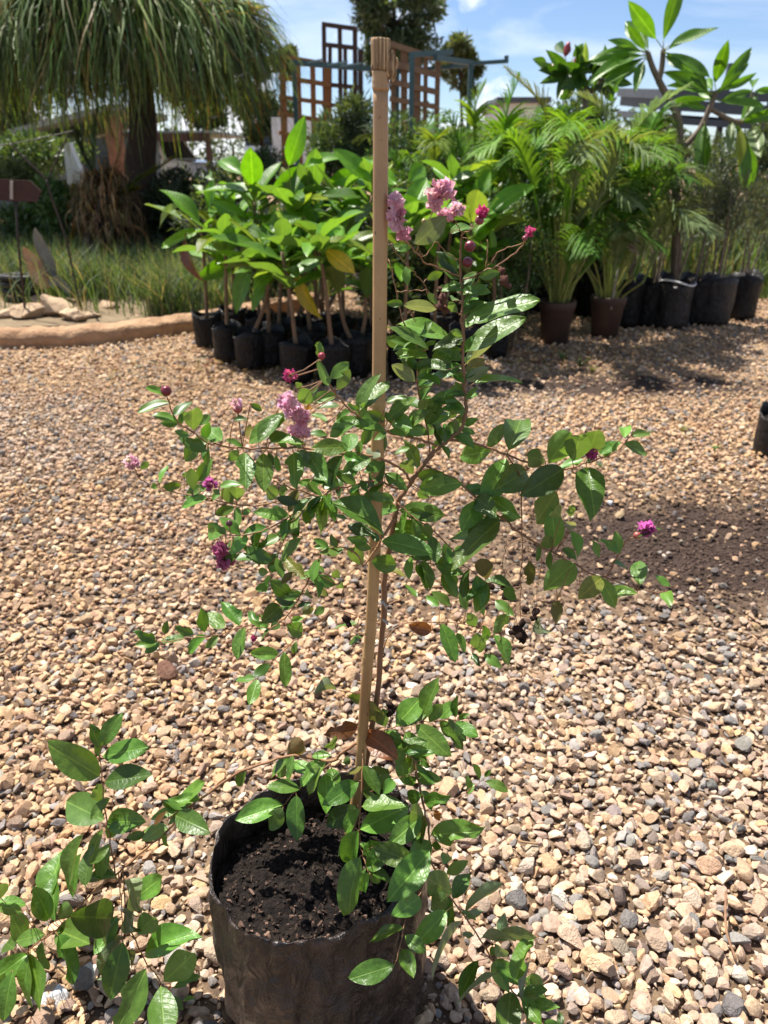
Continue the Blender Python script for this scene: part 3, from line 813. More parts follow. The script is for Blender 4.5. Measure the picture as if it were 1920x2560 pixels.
LV = {
'D': [(690,300,625,130,70),(700,290,805,75,110),(710,365,1045,280,150),(690,500,380,310,200),(690,370,655,260,40),(725,540,1062,470,150),(700,680,640,530,100),(720,800,395,640,220),(760,650,645,775,60),(740,810,1025,810,160),(745,930,830,745,90),(755,985,640,1085,70),(760,960,670,1180,80),(640,1075,665,865,75),(480,1250,555,865,100),(590,1260,600,1010,90),(500,1340,530,1010,80),
 (1230,705,1420,510,90),(1225,740,1060,760,60),(1150,745,1065,820,35,'o'),(1215,770,1410,860,150),(1140,840,1010,920,100),(1150,900,1140,1020,40),(1010,900,890,920,60),(380,1500,340,1190,110),(330,1400,375,1030,110),(340,1490,240,1250,110),(330,1500,220,1330,100),(400,1490,520,1360,110),(400,1560,610,1650,180),(400,1600,520,1885,110),(190,1690,70,1400,110),(110,1640,325,1580,100),(210,1720,300,2050,110),(200,1720,130,2040,70),(200,1720,10,1860,140),(90,1850,10,2140,120),(100,1690,0,1620,120),(290,1640,305,1820,50),(10,1345,5,1170,90),(180,1390,0,1350,70),(150,1430,0,1400,80),
 (810,1215,620,1195,40,'p'),(850,1220,960,1430,80,'p'),(840,1420,930,1580,80,'p'),(830,1480,700,1690,70,'p'),(840,1600,740,1870,60,'p'),(850,1690,925,1790,60,'p'),(920,1350,1080,1225,150),(775,1480,555,1470,230),(810,1460,700,1660,120),(850,1640,770,1980,170),(950,1590,1130,1400,150),(1000,1720,1350,1530,170),(1130,1920,1395,1670,190),(1200,1960,1360,1880,60),(1010,1830,840,2190,190),(1110,1950,1130,2210,190),(1180,2030,1250,2090,60),(1260,2050,1355,2035,30)],
'E': [(450,525,550,420,90,'b'),(820,370,665,400,90,'b'),(845,340,975,200,120,'y'),(960,370,920,250,80),(850,390,1000,510,120,'b'),(700,480,640,400,80),(600,600,435,560,60),(520,690,355,660,60),(430,770,205,840,100),(430,790,330,930,90),(500,720,500,930,90),(580,520,680,510,40),(600,580,560,640,40),(650,610,660,760,90),(680,580,700,680,70),(740,555,790,530,40),(820,650,700,735,100),(850,690,990,570,110),(815,780,630,890,110),(840,780,1050,740,80),(830,900,1075,780,150),(820,905,730,1150,110),(830,1040,745,1305,110),(845,1030,970,950,80),(870,1110,980,960,90),(900,990,1110,1070,110),(875,1115,950,1185,55),
 (1150,540,1015,580,90),(1115,620,1240,640,70),(1120,630,1060,670,50),(1150,720,1045,750,80),(1165,760,1270,740,85),(1160,830,1060,790,90),(1150,830,1000,960,110),(1200,930,1455,900,120),(1195,960,1110,1040,100),(1190,1010,1010,1230,150),(1200,980,1255,985,40),(1260,1080,1290,1010,60),(1280,1130,1370,1070,60),(1310,1230,1150,1130,130),(1310,1260,1380,1130,80),(1140,1250,1045,1320,100),(1280,1240,1190,1320,90),(1280,1320,1135,1480,110),(1055,1410,855,1455,60),(1060,1450,1160,1520,70),(1050,1520,1090,1620,80),(1010,1600,805,1665,110),(1215,800,1245,845,40,'o'),
 (1015,360,1155,205,120),(1150,330,1225,110,90),(1240,325,1320,240,70),(1325,320,1335,200,40),(1340,325,1390,300,30),(1120,355,1275,500,110),(1260,345,1355,470,70),(1325,340,1435,415,60),(1060,400,1150,530,90),(960,390,1050,470,80),(1050,480,1020,560,60),(1450,640,1415,550,30),(1480,650,1590,680,50),(1475,625,1510,590,25),(1400,700,1390,620,30),(1420,660,1390,710,30),(1000,640,960,700,60),(920,690,1000,610,70)],
'F': [(540,930,830,690,70,'u'),(510,1000,225,1355,60,'u'),(540,990,680,920,60,'u'),(610,1130,500,1110,50,'u'),(670,1150,960,1070,90,'u'),(800,1130,1135,1090,100,'u'),(830,1150,860,960,70,'u'),(800,1310,900,1130,130,'u'),(750,1290,800,1200,60),(790,1320,970,1500,120),(790,1330,880,1590,130),(960,1510,1050,1165,130),(650,1330,490,1600,110),(785,1450,450,1600,50,'u'),(1080,1330,1010,1610,50,'u'),(1090,1440,1190,1600,100),(1090,1450,1040,1610,50),(920,1590,890,1858,200),(1010,1630,1130,1790,120),(1190,1850,1300,1858,60),(1330,1900,1330,1800,60)],
'C': [(170,545,60,490,70),(195,550,110,610,50),(200,545,355,515,50),(225,500,240,415,40),(400,505,300,460,60),(470,490,430,335,70),(590,465,490,375,90),(685,450,575,275,90),(480,510,350,630,60),(550,510,480,580,50),(710,460,665,640,70),(860,465,770,430,50),(870,470,930,420,60),(930,330,840,410,110),(1015,310,915,290,60),(1030,330,1120,310,30),(1130,380,1200,340,50),(1060,380,1140,320,60,'y'),(1000,420,1060,400,40),(965,450,1075,490,100),(920,620,755,615,80),(950,610,965,805,75),(870,680,770,760,60),(775,775,645,770,50),(790,775,750,905,80),(1010,620,1020,550,35),(1430,520,1325,550,40),(1400,440,1250,450,30),(1270,840,1140,830,45,'p'),(1430,900,1360,880,70)],
'B': [(730,345,820,105,140),(640,345,475,375,110),(715,385,620,600,130),(820,450,660,550,140),(935,410,1040,265,130),(920,400,810,370,100),(1060,400,1110,245,130),(1140,385,1190,230,115),(1200,370,1320,285,60),(1330,280,1340,185,60),(1135,430,1170,640,140),(1015,440,790,580,140),(980,560,860,730,130),(1000,690,925,615,80),(970,845,960,640,95),(1050,690,1055,615,45),(1040,760,1060,700,60,'y'),(1050,760,1110,880,50),(650,600,760,680,90),(560,590,635,650,100),(570,600,490,760,100),(690,690,440,830,90),(690,700,420,930,130),(680,690,770,700,40),(960,850,890,780,70),(1010,850,1080,900,40),(620,1010,580,870,90,'b'),(830,920,840,1060,60,'y'),(1070,930,920,1060,140),(1215,1000,1105,1100,100,'y'),(1395,1085,1240,1080,55),(1410,1045,1400,890,85),(1570,1050,1490,1000,35),(1540,1080,1560,1120,60),(1200,900,1165,805,35),(1280,870,1260,815,30),(980,1120,980,1200,60,'y'),
 (510,1170,480,1080,40),(600,1200,550,1100,35),(430,1150,350,1070,45),(370,1150,300,1100,45),(250,1100,195,1040,35),(330,1280,210,1250,70,'b'),(380,1240,460,1420,75),(460,1290,510,1380,40),(560,1260,520,1195,60),(570,1290,570,1420,80),(600,1250,630,1360,50),(650,1300,750,1430,60),(720,1190,660,1290,70),(700,1060,770,1110,60),(660,1120,740,1190,60),(540,1400,570,1450,40),(600,1400,670,1450,50),(690,1410,750,1450,40),(870,1220,920,1290,50,'p')],
'A': [(480,560,480,410,110),(510,530,585,460,50),(440,490,420,450,40),(460,590,385,570,40),(560,680,410,600,80),(650,620,570,550,100),(820,400,885,440,40),(720,500,800,480,30),(800,600,820,530,50,'y'),(810,640,1010,450,90),(790,690,790,890,120),(750,680,690,740,60),(170,790,220,740,40),(280,870,325,760,30),(230,900,270,880,40),(300,900,405,890,60),(430,840,430,800,30),(480,910,470,780,70),(510,860,580,730,70),(560,960,390,1010,60),(430,960,580,890,60),(640,890,760,860,45),(630,910,600,960,50),(740,980,740,890,90),(660,900,690,960,70),(610,1060,720,1010,60),(770,1060,820,1020,40),(660,1170,545,1150,110),(750,1130,740,1010,50),(780,1170,920,1110,60),(700,1290,800,1190,60),(720,1310,870,1310,50),(1180,190,1115,140,35),(1230,220,1170,120,50),(1240,120,1230,40,40)],
'G': [(680,610,890,470,90),(390,700,600,520,170,'u'),(740,940,590,770,110),(740,1100,880,930,130,'u'),(920,970,1070,930,80),(800,1190,930,1010,60),(800,1200,890,1110,70),(700,1170,730,1110,80),(490,990,610,930,70),(330,1040,310,900,70),(570,1240,310,1180,90,'u'),(290,1190,160,1190,60),(740,1260,660,1180,70),(500,1100,570,1190,60),(680,1480,290,1310,130),(500,1570,210,1350,80),(800,1340,1360,1150,150),(810,1390,1030,1190,90),(815,1590,1230,1290,150),(810,1690,1060,1440,110,'u'),(800,1600,880,1460,60),(790,1460,690,1410,60),(800,1470,530,1540,110),(770,1560,530,1660,150),(500,1640,220,1590,100),(280,1550,160,1480,90),(820,1840,990,1720,90,'u'),(880,1850,1240,1770,60),(210,700,330,760,60),(250,740,360,720,50)],
'M': [(650,240,740,80,100),(590,150,750,10,100),(820,400,925,110,100),(830,400,1065,150,110),(820,400,735,350,50),(1030,490,880,410,80),(490,390,640,320,40),(430,270,495,205,40),(455,345,330,240,120),(330,230,350,155,55),(570,500,440,420,40),(440,390,400,365,60,'o'),(1030,570,780,510,80),(780,510,580,610,90),(570,600,440,560,50),(730,740,760,560,140),(740,700,450,690,130),(20,660,215,420,110),(100,620,240,600,100),(110,660,390,640,50),(60,740,60,1030,150),(100,740,140,840,50),(160,760,170,900,50),(300,740,310,1000,150),(330,730,420,830,120),(410,730,540,950,180),(690,760,530,1030,120),(700,760,840,800,90),(910,780,690,900,110),(820,880,700,930,60),(990,770,880,710,90,'u'),(660,1100,690,890,70),(740,1060,830,1000,50),(830,960,900,1050,60),(500,1000,340,980,60),(440,960,550,980,50),(160,1000,70,1130,110),(230,1000,200,1100,70),(340,1140,180,1110,80),(260,1240,5,1200,110),(440,1100,270,1230,60),(340,1210,220,1470,90),(430,1150,410,1320,100),(600,1060,460,1390,110),(310,1350,340,1400,50),(610,1130,1040,1290,170),(900,1080,1050,1100,80),(1000,1060,1100,1110,50),(970,1170,1110,1190,130),(1040,900,1190,1030,110),(1250,910,1180,800,120),(1310,880,1190,640,90),(1230,700,1110,720,40),(1280,690,1330,680,40),(1050,480,1260,290,100),(1040,340,1200,285,40),(1120,450,1240,540,110),(1210,550,1375,370,90),(1210,580,1370,560,80),(1060,560,1200,590,50),(1360,600,1460,470,90),(1330,450,1380,290,130),(1380,330,1620,300,90),(1520,80,1240,10,90),(1270,170,1090,20,110,'u'),(1310,190,1620,75,70),(1470,200,1280,90,60),(1640,200,1520,270,100),(1420,540,1510,590,60),(1540,430,1400,410,40),(1650,390,1480,370,50),(1540,470,1600,390,60),(1300,940,1460,910,110),(1300,1020,1610,980,160),(1380,1100,1290,1040,80),(1140,1200,1520,1230,160),(1220,1280,1330,1340,80),(1090,1330,1360,1400,160),(1000,1440,1395,1500,150),(1390,1560,1230,1530,100),(1370,1300,1370,1440,80),(1400,1400,1440,1610,110),(920,1610,1150,1640,150),(1010,1660,1190,1710,40,'y'),(950,1410,720,1300,100),(920,1380,980,1440,60),(890,1450,750,1430,80),(920,1500,790,1480,70),(850,1640,740,1450,120),(700,1500,510,1560,80),(600,1250,720,1230,30),(370,1410,180,1560,70),(200,1400,0,1490,80),(170,1540,100,1650,60),(380,1730,220,1560,110,'y'),(290,1690,210,1770,60,'y'),(640,1790,445,1740,100),(670,1740,590,1660,70),(700,1820,640,1770,60),(490,1640,540,1690,40),(300,1900,100,1760,120),(100,1790,0,1840,70),(100,1690,0,1690,70),(390,1880,480,1830,90),(480,1810,570,1880,60,'y'),(1280,1630,1370,1750,80),(1330,1600,1430,1790,80),(1440,1650,1650,1700,90),(1480,1700,1600,1880,100),(1190,1790,1280,1890,40)],
}
branches = []                               # (px samples, world samples, MB, name, r-list)
for nm, pts, y0, y1, r0, r1 in BR:
    n = len(pts); px = [rp(*p) for p in pts]
    W = []
    for i, (x, y) in enumerate(px):
        t = i / (n - 1); W.append(P(x, y, y0 + (y1 - y0) * t))
    if nm == 'trunk': W[0].z = min(W[0].z, 0.27)
    sp = smooth_path(W, 5)
    sp = [p + Vector((random.gauss(0, 1), random.gauss(0, 1), random.gauss(0, 1))) * (0.0006 if 0 < i < len(sp) - 1 else 0) for i, p in enumerate(sp)]
    rad = [(r0 + (r1 - r0) * i / (len(sp) - 1)) * 0.001 * random.uniform(0.92, 1.1) for i in range(len(sp))]
    mb = MB(); mb.tube(sp, rad, 8 if nm == 'trunk' else 6)
    branches.append([np.array([to_px(p)[:2] for p in sp]), sp, mb, nm])

CROOKED = []
leaf_meshes = {
 'g': [grid_leaf('leaf', M['leaf'], ratio=0.48, fold=f, curl=c, wave=w, seed=s, twist=t, bite=b, power=pw)
       for s, (f, c, w, t, b, pw) in enumerate(((0.18, 0.10, 0.015, 0.1, False, 0.92), (0.10, 0.16, 0.02, -0.2, False, 1.0), (0.26, 0.06, 0.02, 0.25, False, 0.95), (0.08, 0.05, 0.03, 0.0, False, 1.05), (0.14, 0.22, 0.015, 0.3, False, 0.9), (0.15, 0.12, 0.025, -0.1, True, 1.0), (0.32, 0.30, 0.04, 0.5, False, 0.95), (0.05, -0.12, 0.03, -0.4, False, 1.0), (0.22, 0.18, 0.05, -0.5, True, 0.92), (0.12, 0.35, 0.03, 0.15, False, 1.08)))],
 'p': [grid_leaf('leaf', M['leaf'], ratio=0.42, fold=1.1, curl=0.25, wave=0.10, seed=s + 20, twist=tw) for s, tw in enumerate((1.6, -2.1, 2.6))],
}
COLR = {'g': (0.110, 0.225, 0.032), 'y': (0.17, 0.17, 0.03), 'b': (0.20, 0.075, 0.025), 'o': (0.50, 0.20, 0.04), 'p': (0.24, 0.29, 0.18), 'u': (0.22, 0.275, 0.165)}
leaf_specs = []
for reg, lst in LV.items():
    for e in lst:
        bx, by = rp(reg, e[0], e[1]); tx, ty = rp(reg, e[2], e[3])
        if reg in 'ABC' and 640 < bx < 1160 and 900 < by < 1500: continue
        leaf_specs.append((bx, by, tx, ty, e[4] / REG[reg][2], e[5] if len(e) > 5 else 'g'))
# small extra leaves inside the dense middle, in pairs along the shoots
random.seed(4242)
for bi, cnt in ((0, 46), (1, 14), (2, 20), (3, 16), (4, 10), (7, 16), (9, 6), (10, 8), (12, 14), (15, 12), (32, 10), (45, 26), (47, 14), (52, 10), (53, 22), (55, 6)):
    bp = branches[bi][0]; m = len(bp); lo = 0.52 if bi == 0 else 0.1
    for q in range(cnt):
        k = int(m * random.uniform(lo, 0.98)); k = min(k, m - 2)
        if 880 < bp[k][0] < 1010 and bp[k][1] < 900: continue
        an = math.atan2(bp[k + 1][1] - bp[k][1], bp[k + 1][0] - bp[k][0]) + random.choice((-1, 1)) * random.uniform(0.5, 1.3)
        ln = random.uniform(34, 78) * (0.8 if bi in (7, 8) else 1.0)
        leaf_specs.append((bp[k][0], bp[k][1], bp[k][0] + ln * math.cos(an), bp[k][1] + ln * math.sin(an) + 6, ln * random.uniform(0.25, 0.5), 'g' if random.random() < 0.93 else 'y'))
leaf_items = []
for (bx, by, tx, ty, w, ty_) in leaf_specs:
    best = None
    for bi, (bp, sp, mb, nm) in enumerate(branches):
        if nm in ('dead_twig',): continue
        d = np.hypot(bp[:, 0] - bx, bp[:, 1] - by); k = int(d.argmin())
        if best is None or d[k] < best[0]: best = (d[k], bi, k)
    dist, bi, k = best
    anchor = branches[bi][1][k]
    Y = anchor.y + random.gauss(0, 0.006) + min(dist, 60) / 60 * random.choice((-0.03, 0.02))
    def in_bag(p):
        return p.z < 0.325 and p.z > -0.5 and math.hypot(p.x - BAG_C.x, p.y - BAG_C.y) < 0.172 or p.z < 0.015
    while Y > 0.53 and (in_bag(P(bx, by, Y)) or in_bag(P(tx, ty, Y)) or in_bag(P((bx + tx) / 2, (by + ty) / 2, Y))): Y -= 0.008
    base = P(bx, by, Y); t = depth(bx, by, Y)
    proj = math.hypot(tx - bx, ty - by) * t / FPX
    wid = w * t / FPX
    wid *= 1.12; Ln = max(proj * 1.06, wid / 0.52)
    view = ray(bx, by).normalized()
    tipflat = P(tx, ty, Y * 1.0)
    ax0 = (CAM + ray(tx, ty) * t) - base                     # in the image plane
    tau = math.acos(min(1, ax0.length / Ln))
    sgn = -1 if random.random() < 0.72 else 1                 # usually droops towards the viewer
    axis = ax0.normalized() * math.cos(tau) + view * (sgn * math.sin(tau))
    ratio = min(1.0, wid / (0.50 * Ln))
    beta = math.acos(ratio)
    n0 = (-view - axis * (-view).dot(axis)).normalized(); n1 = axis.cross(n0)
    cand = [n0 * math.cos(beta) + n1 * math.sin(beta), n0 * math.cos(beta) - n1 * math.sin(beta)]
    nn = max(cand, key=lambda q: q.z)
    if ty_ == 'u': nn = -min(cand, key=lambda q: q.z)
    if nn.z < 0 and ty_ != 'u': nn = -nn
    c = np.array(COLR[ty_]) * (1 + 0.24 * rng.normal()) * (1 + 0.06 * rng.normal(size=3))
    if ty_ == 'g' and random.random() < 0.12: c = c * 0.6 + np.array((0.10, 0.16, 0.02)) * 0.5
    me = random.choice(leaf_meshes['p' if ty_ == 'p' else 'g'])
    leaf_items.append((Ln, bi, frame_matrix(base, axis, nn, Ln), me, c.clip(0.005, 0.8)))
    if dist > 2:
        midp = (anchor + base) * 0.5 + Vector((0, 0, random.gauss(0, 0.002)))
        branches[bi][2].tube(smooth_path([anchor, midp, base], 3), 0.00055, 5)
br_objs = []
for bp, sp, mb, nm in branches:
    mat = M['bark'] if nm == 'trunk' else M['twig']
    o = ob(nm, mb.mesh(nm, mat, True), plant)
    br_objs.append(o)
def place_child(name, me, parent, mw, color):
    """child of a part whose own world origin is (0,0,0)"""
    o = bpy.data.objects.new(name, me)
    col.objects.link(o); o.parent = parent
    o.matrix_local = mw; o.color = (*color, 1)
    return o
leaf_items.sort(key=lambda q: -q[0])
for Ln, bi, mw, me, c in leaf_items[:300]:
    place_child('leaf', me, br_objs[bi], mw, c)
# the smallest leaves, past the first 300, as one part
M['leafattr'] = leaf_mat('crape_small_leaf', 'attr', rough=0.40, trans=0.30, veins=False)
sm = MB()
for Ln, bi, mw, me, c in leaf_items[300:]:
    sm.add([mw @ v.co for v in me.vertices], [tuple(p.vertices) for p in me.polygons], tuple(c))
if sm.v:
    so = ob('small_leaves', sm.mesh('small_leaves', M['leafattr'], True), plant); so['kind'] = 'stuff'

# --- flowers, buds, dry capsules
def petal_mesh(seed):
    r = random.Random(seed); v = [(0, 0, 0)]; f = []
    NRp, NAp = 4, 22; ph = r.random() * 6
    for j in range(1, NRp + 1):
        t = j / NRp
        for k in range(NAp):
            a = 2 * math.pi * k / NAp
            rad = t * (0.85 + 0.22 * math.sin(3 * a + ph) + 0.13 * math.sin(7 * a + 2 * ph))
            z = 0.42 * t * t * math.sin(6 * a + ph + t) * 0.8 + 0.2 * math.sin(11 * a + ph * 2) * t + 0.15 * math.cos(2 * a) * t
            v.append((rad * math.cos(a), rad * math.sin(a), z))
    for k in range(NAp): f.append((0, 1 + k, 1 + (k + 1) % NAp))
    for j in range(NRp - 1):
        for k in range(NAp):
            a0 = 1 + j * NAp; b0 = a0 + NAp
            f.append((a0 + k, b0 + k, b0 + (k + 1) % NAp, a0 + (k + 1) % NAp))
    return mesh_from('petal', v, f, M['petal'], True)
petals = [petal_mesh(s) for s in range(4)]
def lump_mesh(name, mat, seed, amp=0.2, sub=2):
    V, F = ICO[sub]; r = np.random.default_rng(seed)
    V = V * (1 + amp * np.sin(V @ r.normal(size=3) * 4 + r.random() * 6) * np.sin(V @ r.normal(size=3) * 3))[:, None]
    return mesh_np(name, V, F, mat, True)
bud_me = []
for s in range(3):
    V, F = ICO[3]; V = V.copy()
    a = np.arctan2(V[:, 1], V[:, 0]); V *= (1 + 0.03 * np.cos(6 * a) * (1 - V[:, 2] ** 2))[:, None]
    V[:, 2] *= 0.95; V[:, 2] += np.where(V[:, 2] > 0.8, (V[:, 2] - 0.8) * 0.8, 0)
    bud_me.append(mesh_np('bud', V, F, M['bud'], True))
caps_me = [lump_mesh('seed_capsule', M['capsule'], s, 0.45, 2) for s in range(3)]
def near_branch(x, y, dead=True):
    best = None
    for bi, (bp, sp, mb, nm) in enumerate(branches):
        d = np.hypot(bp[:, 0] - x, bp[:, 1] - y); k = int(d.argmin())
        if best is None or d[k] < best[0]: best = (d[k], bi, k)
    return best
PINK = (0.98, 0.42, 0.58); MAG = (0.66, 0.07, 0.24); DUSK = (0.50, 0.10, 0.24)
FL = [('G',235,360,80,PINK),('G',225,450,80,PINK),('G',235,525,62,PINK),('G',292,600,60,PINK),('G',560,250,85,PINK),('G',655,255,85,PINK),('G',545,350,65,PINK),('G',740,415,62,PINK),('G',640,460,68,PINK),('G',945,430,52,MAG),('G',1340,600,42,MAG),
      ('A',1045,385,58,PINK),('A',1080,440,60,PINK),('A',1110,475,52,PINK),('A',1105,550,66,PINK),('A',1055,232,40,MAG),('A',738,400,36,PINK),('A',118,745,46,PINK),('A',585,880,44,(0.55,0.10,0.36)),('A',640,1262,46,DUSK),('A',672,1330,48,DUSK),
      ('B',1160,358,32,(0.50,0.06,0.27)),('B',1438,748,42,(0.58,0.10,0.42)),('C',765,525,20,MAG)]
for reg, x, y, r, c in FL:
    px, py = rp(reg, x, y); rpx = 1.18 * r / REG[reg][2]
    d, bi, k = near_branch(px, py)
    an = branches[bi][1][k]; Y = an.y - 0.004
    cen = P(px, py, Y); rad = rpx * depth(px, py, Y) / FPX
    mb = MB(); mb.tube([an, (an + cen) / 2 + Vector((0, 0, -0.002)), cen], [0.0006, 0.0005, 0.0011], 5)
    # calyx and thin stamens hold the petals
    for q in range(10):
        v = Vector(unit(1)[0]); v.y = -abs(v.y)
        mb.tube([cen, cen + v * rad * 0.7], [0.00025, 0.0003], 3)
    fo = ob('flower', mb.mesh('flower', M['twig'], True), plant)
    fo.name = 'flower'
    npet = 8 if r > 45 else 6
    for q in range(npet):
        v = Vector(unit(1)[0]); v.y -= 0.25; v.normalize()
        s = rad * random.uniform(0.55, 0.85)
        cc = np.array(c) * (1 + 0.16 * rng.normal()) * (1 + 0.07 * rng.normal(size=3))
        side = v.orthogonal().normalized()
        place_child('petal', random.choice(petals), fo, frame_matrix(cen + v * rad * random.uniform(0.35, 0.68), side, v, s), cc.clip(0.01, 0.9))
BD = [('G',845,715,46,(0.17,0.016,0.035)),('G',825,850,44,(0.16,0.014,0.03)),('G',925,500,38,(0.24,0.05,0.06)),('G',465,508,22,(0.45,0.33,0.13)),('G',1300,650,22,(0.25,0.06,0.07)),('A',320,325,32,(0.18,0.014,0.03)),('A',1242,118,22,(0.33,0.03,0.05)),('A',695,1110,20,(0.08,0.02,0.03)),('B',1395,785,20,(0.33,0.09,0.07)),('A',745,432,28,(0.40,0.08,0.08)),('A',1085,240,20,(0.28,0.02,0.06)),('A',1140,470,24,(0.38,0.07,0.06))]
for reg, x, y, r, c in BD:
    px, py = rp(reg, x, y); d, bi, k = near_branch(px, py); an = branches[bi][1][k]; Y = an.y - 0.003
    cen = P(px, py, Y); rad = r / REG[reg][2] * depth(px, py, Y) / FPX
    up = (cen - an); up = up.normalized() if up.length > 1e-4 else Vector((0, 0, 1))
    o = bpy.data.objects.new('bud', random.choice(bud_me)); col.objects.link(o); o.parent = plant
    mw = frame_matrix(cen, up.orthogonal(), up, rad); mw.translation = cen - Vector(plant.location)
    o.matrix_local = mw; o.color = (*c, 1)
    mb = MB(); mb.tube([an, cen], [0.0006, 0.0009], 5)
    s_ = bpy.data.objects.new('stalk', mb.mesh('stalk', M['twig'], True)); col.objects.link(s_); s_.parent = o
    s_.matrix_local = (Matrix.Translation(Vector(plant.location)) @ mw).inverted()
DEAD = [('G',1130,1000,42),('G',1110,920,28),('G',1160,1040,26),('G',620,1140,34),('G',600,1210,36),('G',645,1240,34),('G',595,1070,18),('B',630,1050,24),('B',720,1100,22),('B',870,1180,22),('B',800,1240,24),('B',790,1300,26),('B',935,1030,20),('B',745,1290,16),('B',700,1050,20),('B',860,1215,16),('B',815,1170,18),('B',775,1270,22),('B',800,1325,20),('E',1000,205,20),('E',990,285,26),('E',985,255,20),('C',1330,410,24),('C',1345,440,20)]
for reg, x, y, r in DEAD:
    px, py = rp(reg, x, y); d, bi, k = near_branch(px, py); an = branches[bi][1][k]; Y = an.y
    cen = P(px, py, Y); rad = r / REG[reg][2] * depth(px, py, Y) / FPX
    o = bpy.data.objects.new('seed_capsule', random.choice(caps_me)); col.objects.link(o); o.parent = plant
    o.location = cen - Vector(plant.location); o.scale = (rad, rad, rad * random.uniform(0.8, 1.2)); o.rotation_euler = [random.uniform(0, 6) for _ in range(3)]
    dk = reg in 'BEC'
    o.color = (0.045, 0.022, 0.016, 1) if dk else (0.20, 0.085, 0.06, 1)
    if d > 3:
        mb = MB(); mb.tube([an, cen], 0.0005, 4)
        s_ = bpy.data.objects.new('stalk', mb.mesh('stalk', M['twig'], True)); col.objects.link(s_); s_.parent = o
        bpy.context.view_layer.update()
        s_.matrix_local = (Matrix.Translation(Vector(plant.location)) @ Matrix.LocRotScale(o.location, o.rotation_euler, o.scale)).inverted()

# ------------------------------------------------------------------ bamboo stake
SPX = [(868, 2120), (878, 2060), (898, 1939), (916, 1700), (931, 1503), (942, 1201), (948, 900), (951, 500), (952, 96)]
spath = smooth_path([P(x, y, 0.801) for x, y in SPX], 30)
sb = spath[0].copy(); stp = spath[-1].copy()
slen = [0.0]
for i_ in range(1, len(spath)): slen.append(slen[-1] + (spath[i_] - spath[i_ - 1]).length)
def s_pos(z):
    z = max(0.0, min(z, slen[-1])); k = int(np.searchsorted(slen, z)); k = max(1, min(k, len(spath) - 1))
    u = (z - slen[k - 1]) / max(1e-9, slen[k] - slen[k - 1])
    return spath[k - 1].lerp(spath[k], u)
stake = thing('bamboo_stake', 'thick tan bamboo stake standing upright in the black grow bag', 'stake', (sb.x, sb.y, sb.z))
def mat_bamboo():
    m, nt, out = new_mat('dry_bamboo')
    vec = objcoord(nt)
    mp = nt.nodes.new('ShaderNodeMapping'); mp.inputs['Scale'].default_value = (160, 160, 3.5)
    nt.links.new(vec, mp.inputs['Vector'])
    f = mrange(nt, noise(nt, 1.0, 5, 0.65, mp.outputs[0]), 0.3, 0.72)
    g = mrange(nt, noise(nt, 9, 5, 0.65, vec), 0.36, 0.68)
    c = mixc(nt, (0.50, 0.325, 0.145), (0.40, 0.235, 0.095), f)
    c = mixc(nt, c, (0.29, 0.165, 0.085), mth(nt, 'MULTIPLY', g, 0.75))
    st_ = mrange(nt, noise(nt, 3.2, 4, 0.6, vec), 0.45, 0.7)
    c = mixc(nt, c, mixc(nt, c, (0.62, 0.52, 0.42), 1.0, 'MULTIPLY'), st_)
    d = mrange(nt, noise(nt, 160, 2, 0.5, vec), 0.68, 0.76)
    c = mixc(nt, c, (0.07, 0.045, 0.03), d)
    nt.links.new(bsdf(nt, c, 0.38, 0.5, bump(nt, f, 0.15, 0.001)), out.inputs['Surface'])
    return m
M['bamboo'] = mat_bamboo()
def mat_bamboo_cut():
    m, nt, out = new_mat('fibrous_bamboo')
    vec = objcoord(nt)
    mp = nt.nodes.new('ShaderNodeMapping'); mp.inputs['Scale'].default_value = (420, 420, 6)
    nt.links.new(vec, mp.inputs['Vector'])
    f = mrange(nt, noise(nt, 1.0, 4, 0.65, mp.outputs[0]), 0.35, 0.62)
    c = mixc(nt, (0.13, 0.06, 0.03), (0.56, 0.38, 0.20), f)
    nt.links.new(bsdf(nt, c, 0.75, 0.3, bump(nt, f, 0.9, 0.002)), out.inputs['Surface'])
    return m
M['bamboocut'] = mat_bamboo_cut()
Lk = slen[-1]; axn = (stp - sb).normalized()
ea = axn.orthogonal().normalized(); eb = axn.cross(ea)
def lathe_seg(zs, rs, sides=28, wob=0.0, seed=0):
    r = random.Random(seed); v = []; f = []
    for i, (z, q) in enumerate(zip(zs, rs)):
        for k in range(sides):
            a = 2 * math.pi * k / sides
            qq = q * (1 + wob * math.sin(9 * a + seed) + wob * r.uniform(-1, 1))
            v.append(s_pos(z) + (ea * math.cos(a) + eb * math.sin(a)) * qq)
    n = len(zs)
    for i in range(n - 1):
        for k in range(sides):
            f.append((i * sides + k, i * sides + (k + 1) % sides, (i + 1) * sides + (k + 1) % sides, (i + 1) * sides + k))
    f.append(tuple((n - 1) * sides + k for k in range(sides))); f.append(tuple(range(sides - 1, -1, -1)))
    return v, f
RS = 0.0073
def z_at(py):
    """distance along the stake for a photo row"""
    best = min(range(0, 1201), key=lambda k: abs(to_px(s_pos(Lk * k / 1200))[1] - py))
    return Lk * best / 1200
zn = z_at(212); zc = z_at(178)
zs = [Lk * k / 60 for k in range(61) if Lk * k / 60 < zn - 0.006]
node_z = [z_at(y) for y in (1010, 1640)]
zs2 = sorted(zs + [zn - 0.005] + [q + d for q in node_z for d in (-0.004, -0.0015, 0, 0.0015, 0.004)])
def rs_of(z):
    r = RS * (1.02 - 0.03 * math.sin(z * 7)) * (1 + 0.012 * math.sin(23 * z))
    for q in node_z:
        r += 0.00055 * math.exp(-((z - q) / 0.0022) ** 2)
    return r
v, f = lathe_seg(zs2, [rs_of(z) for z in zs2], wob=0.004)
ob('cane', mesh_from('cane', v, f, M['bamboo'], True), stake)
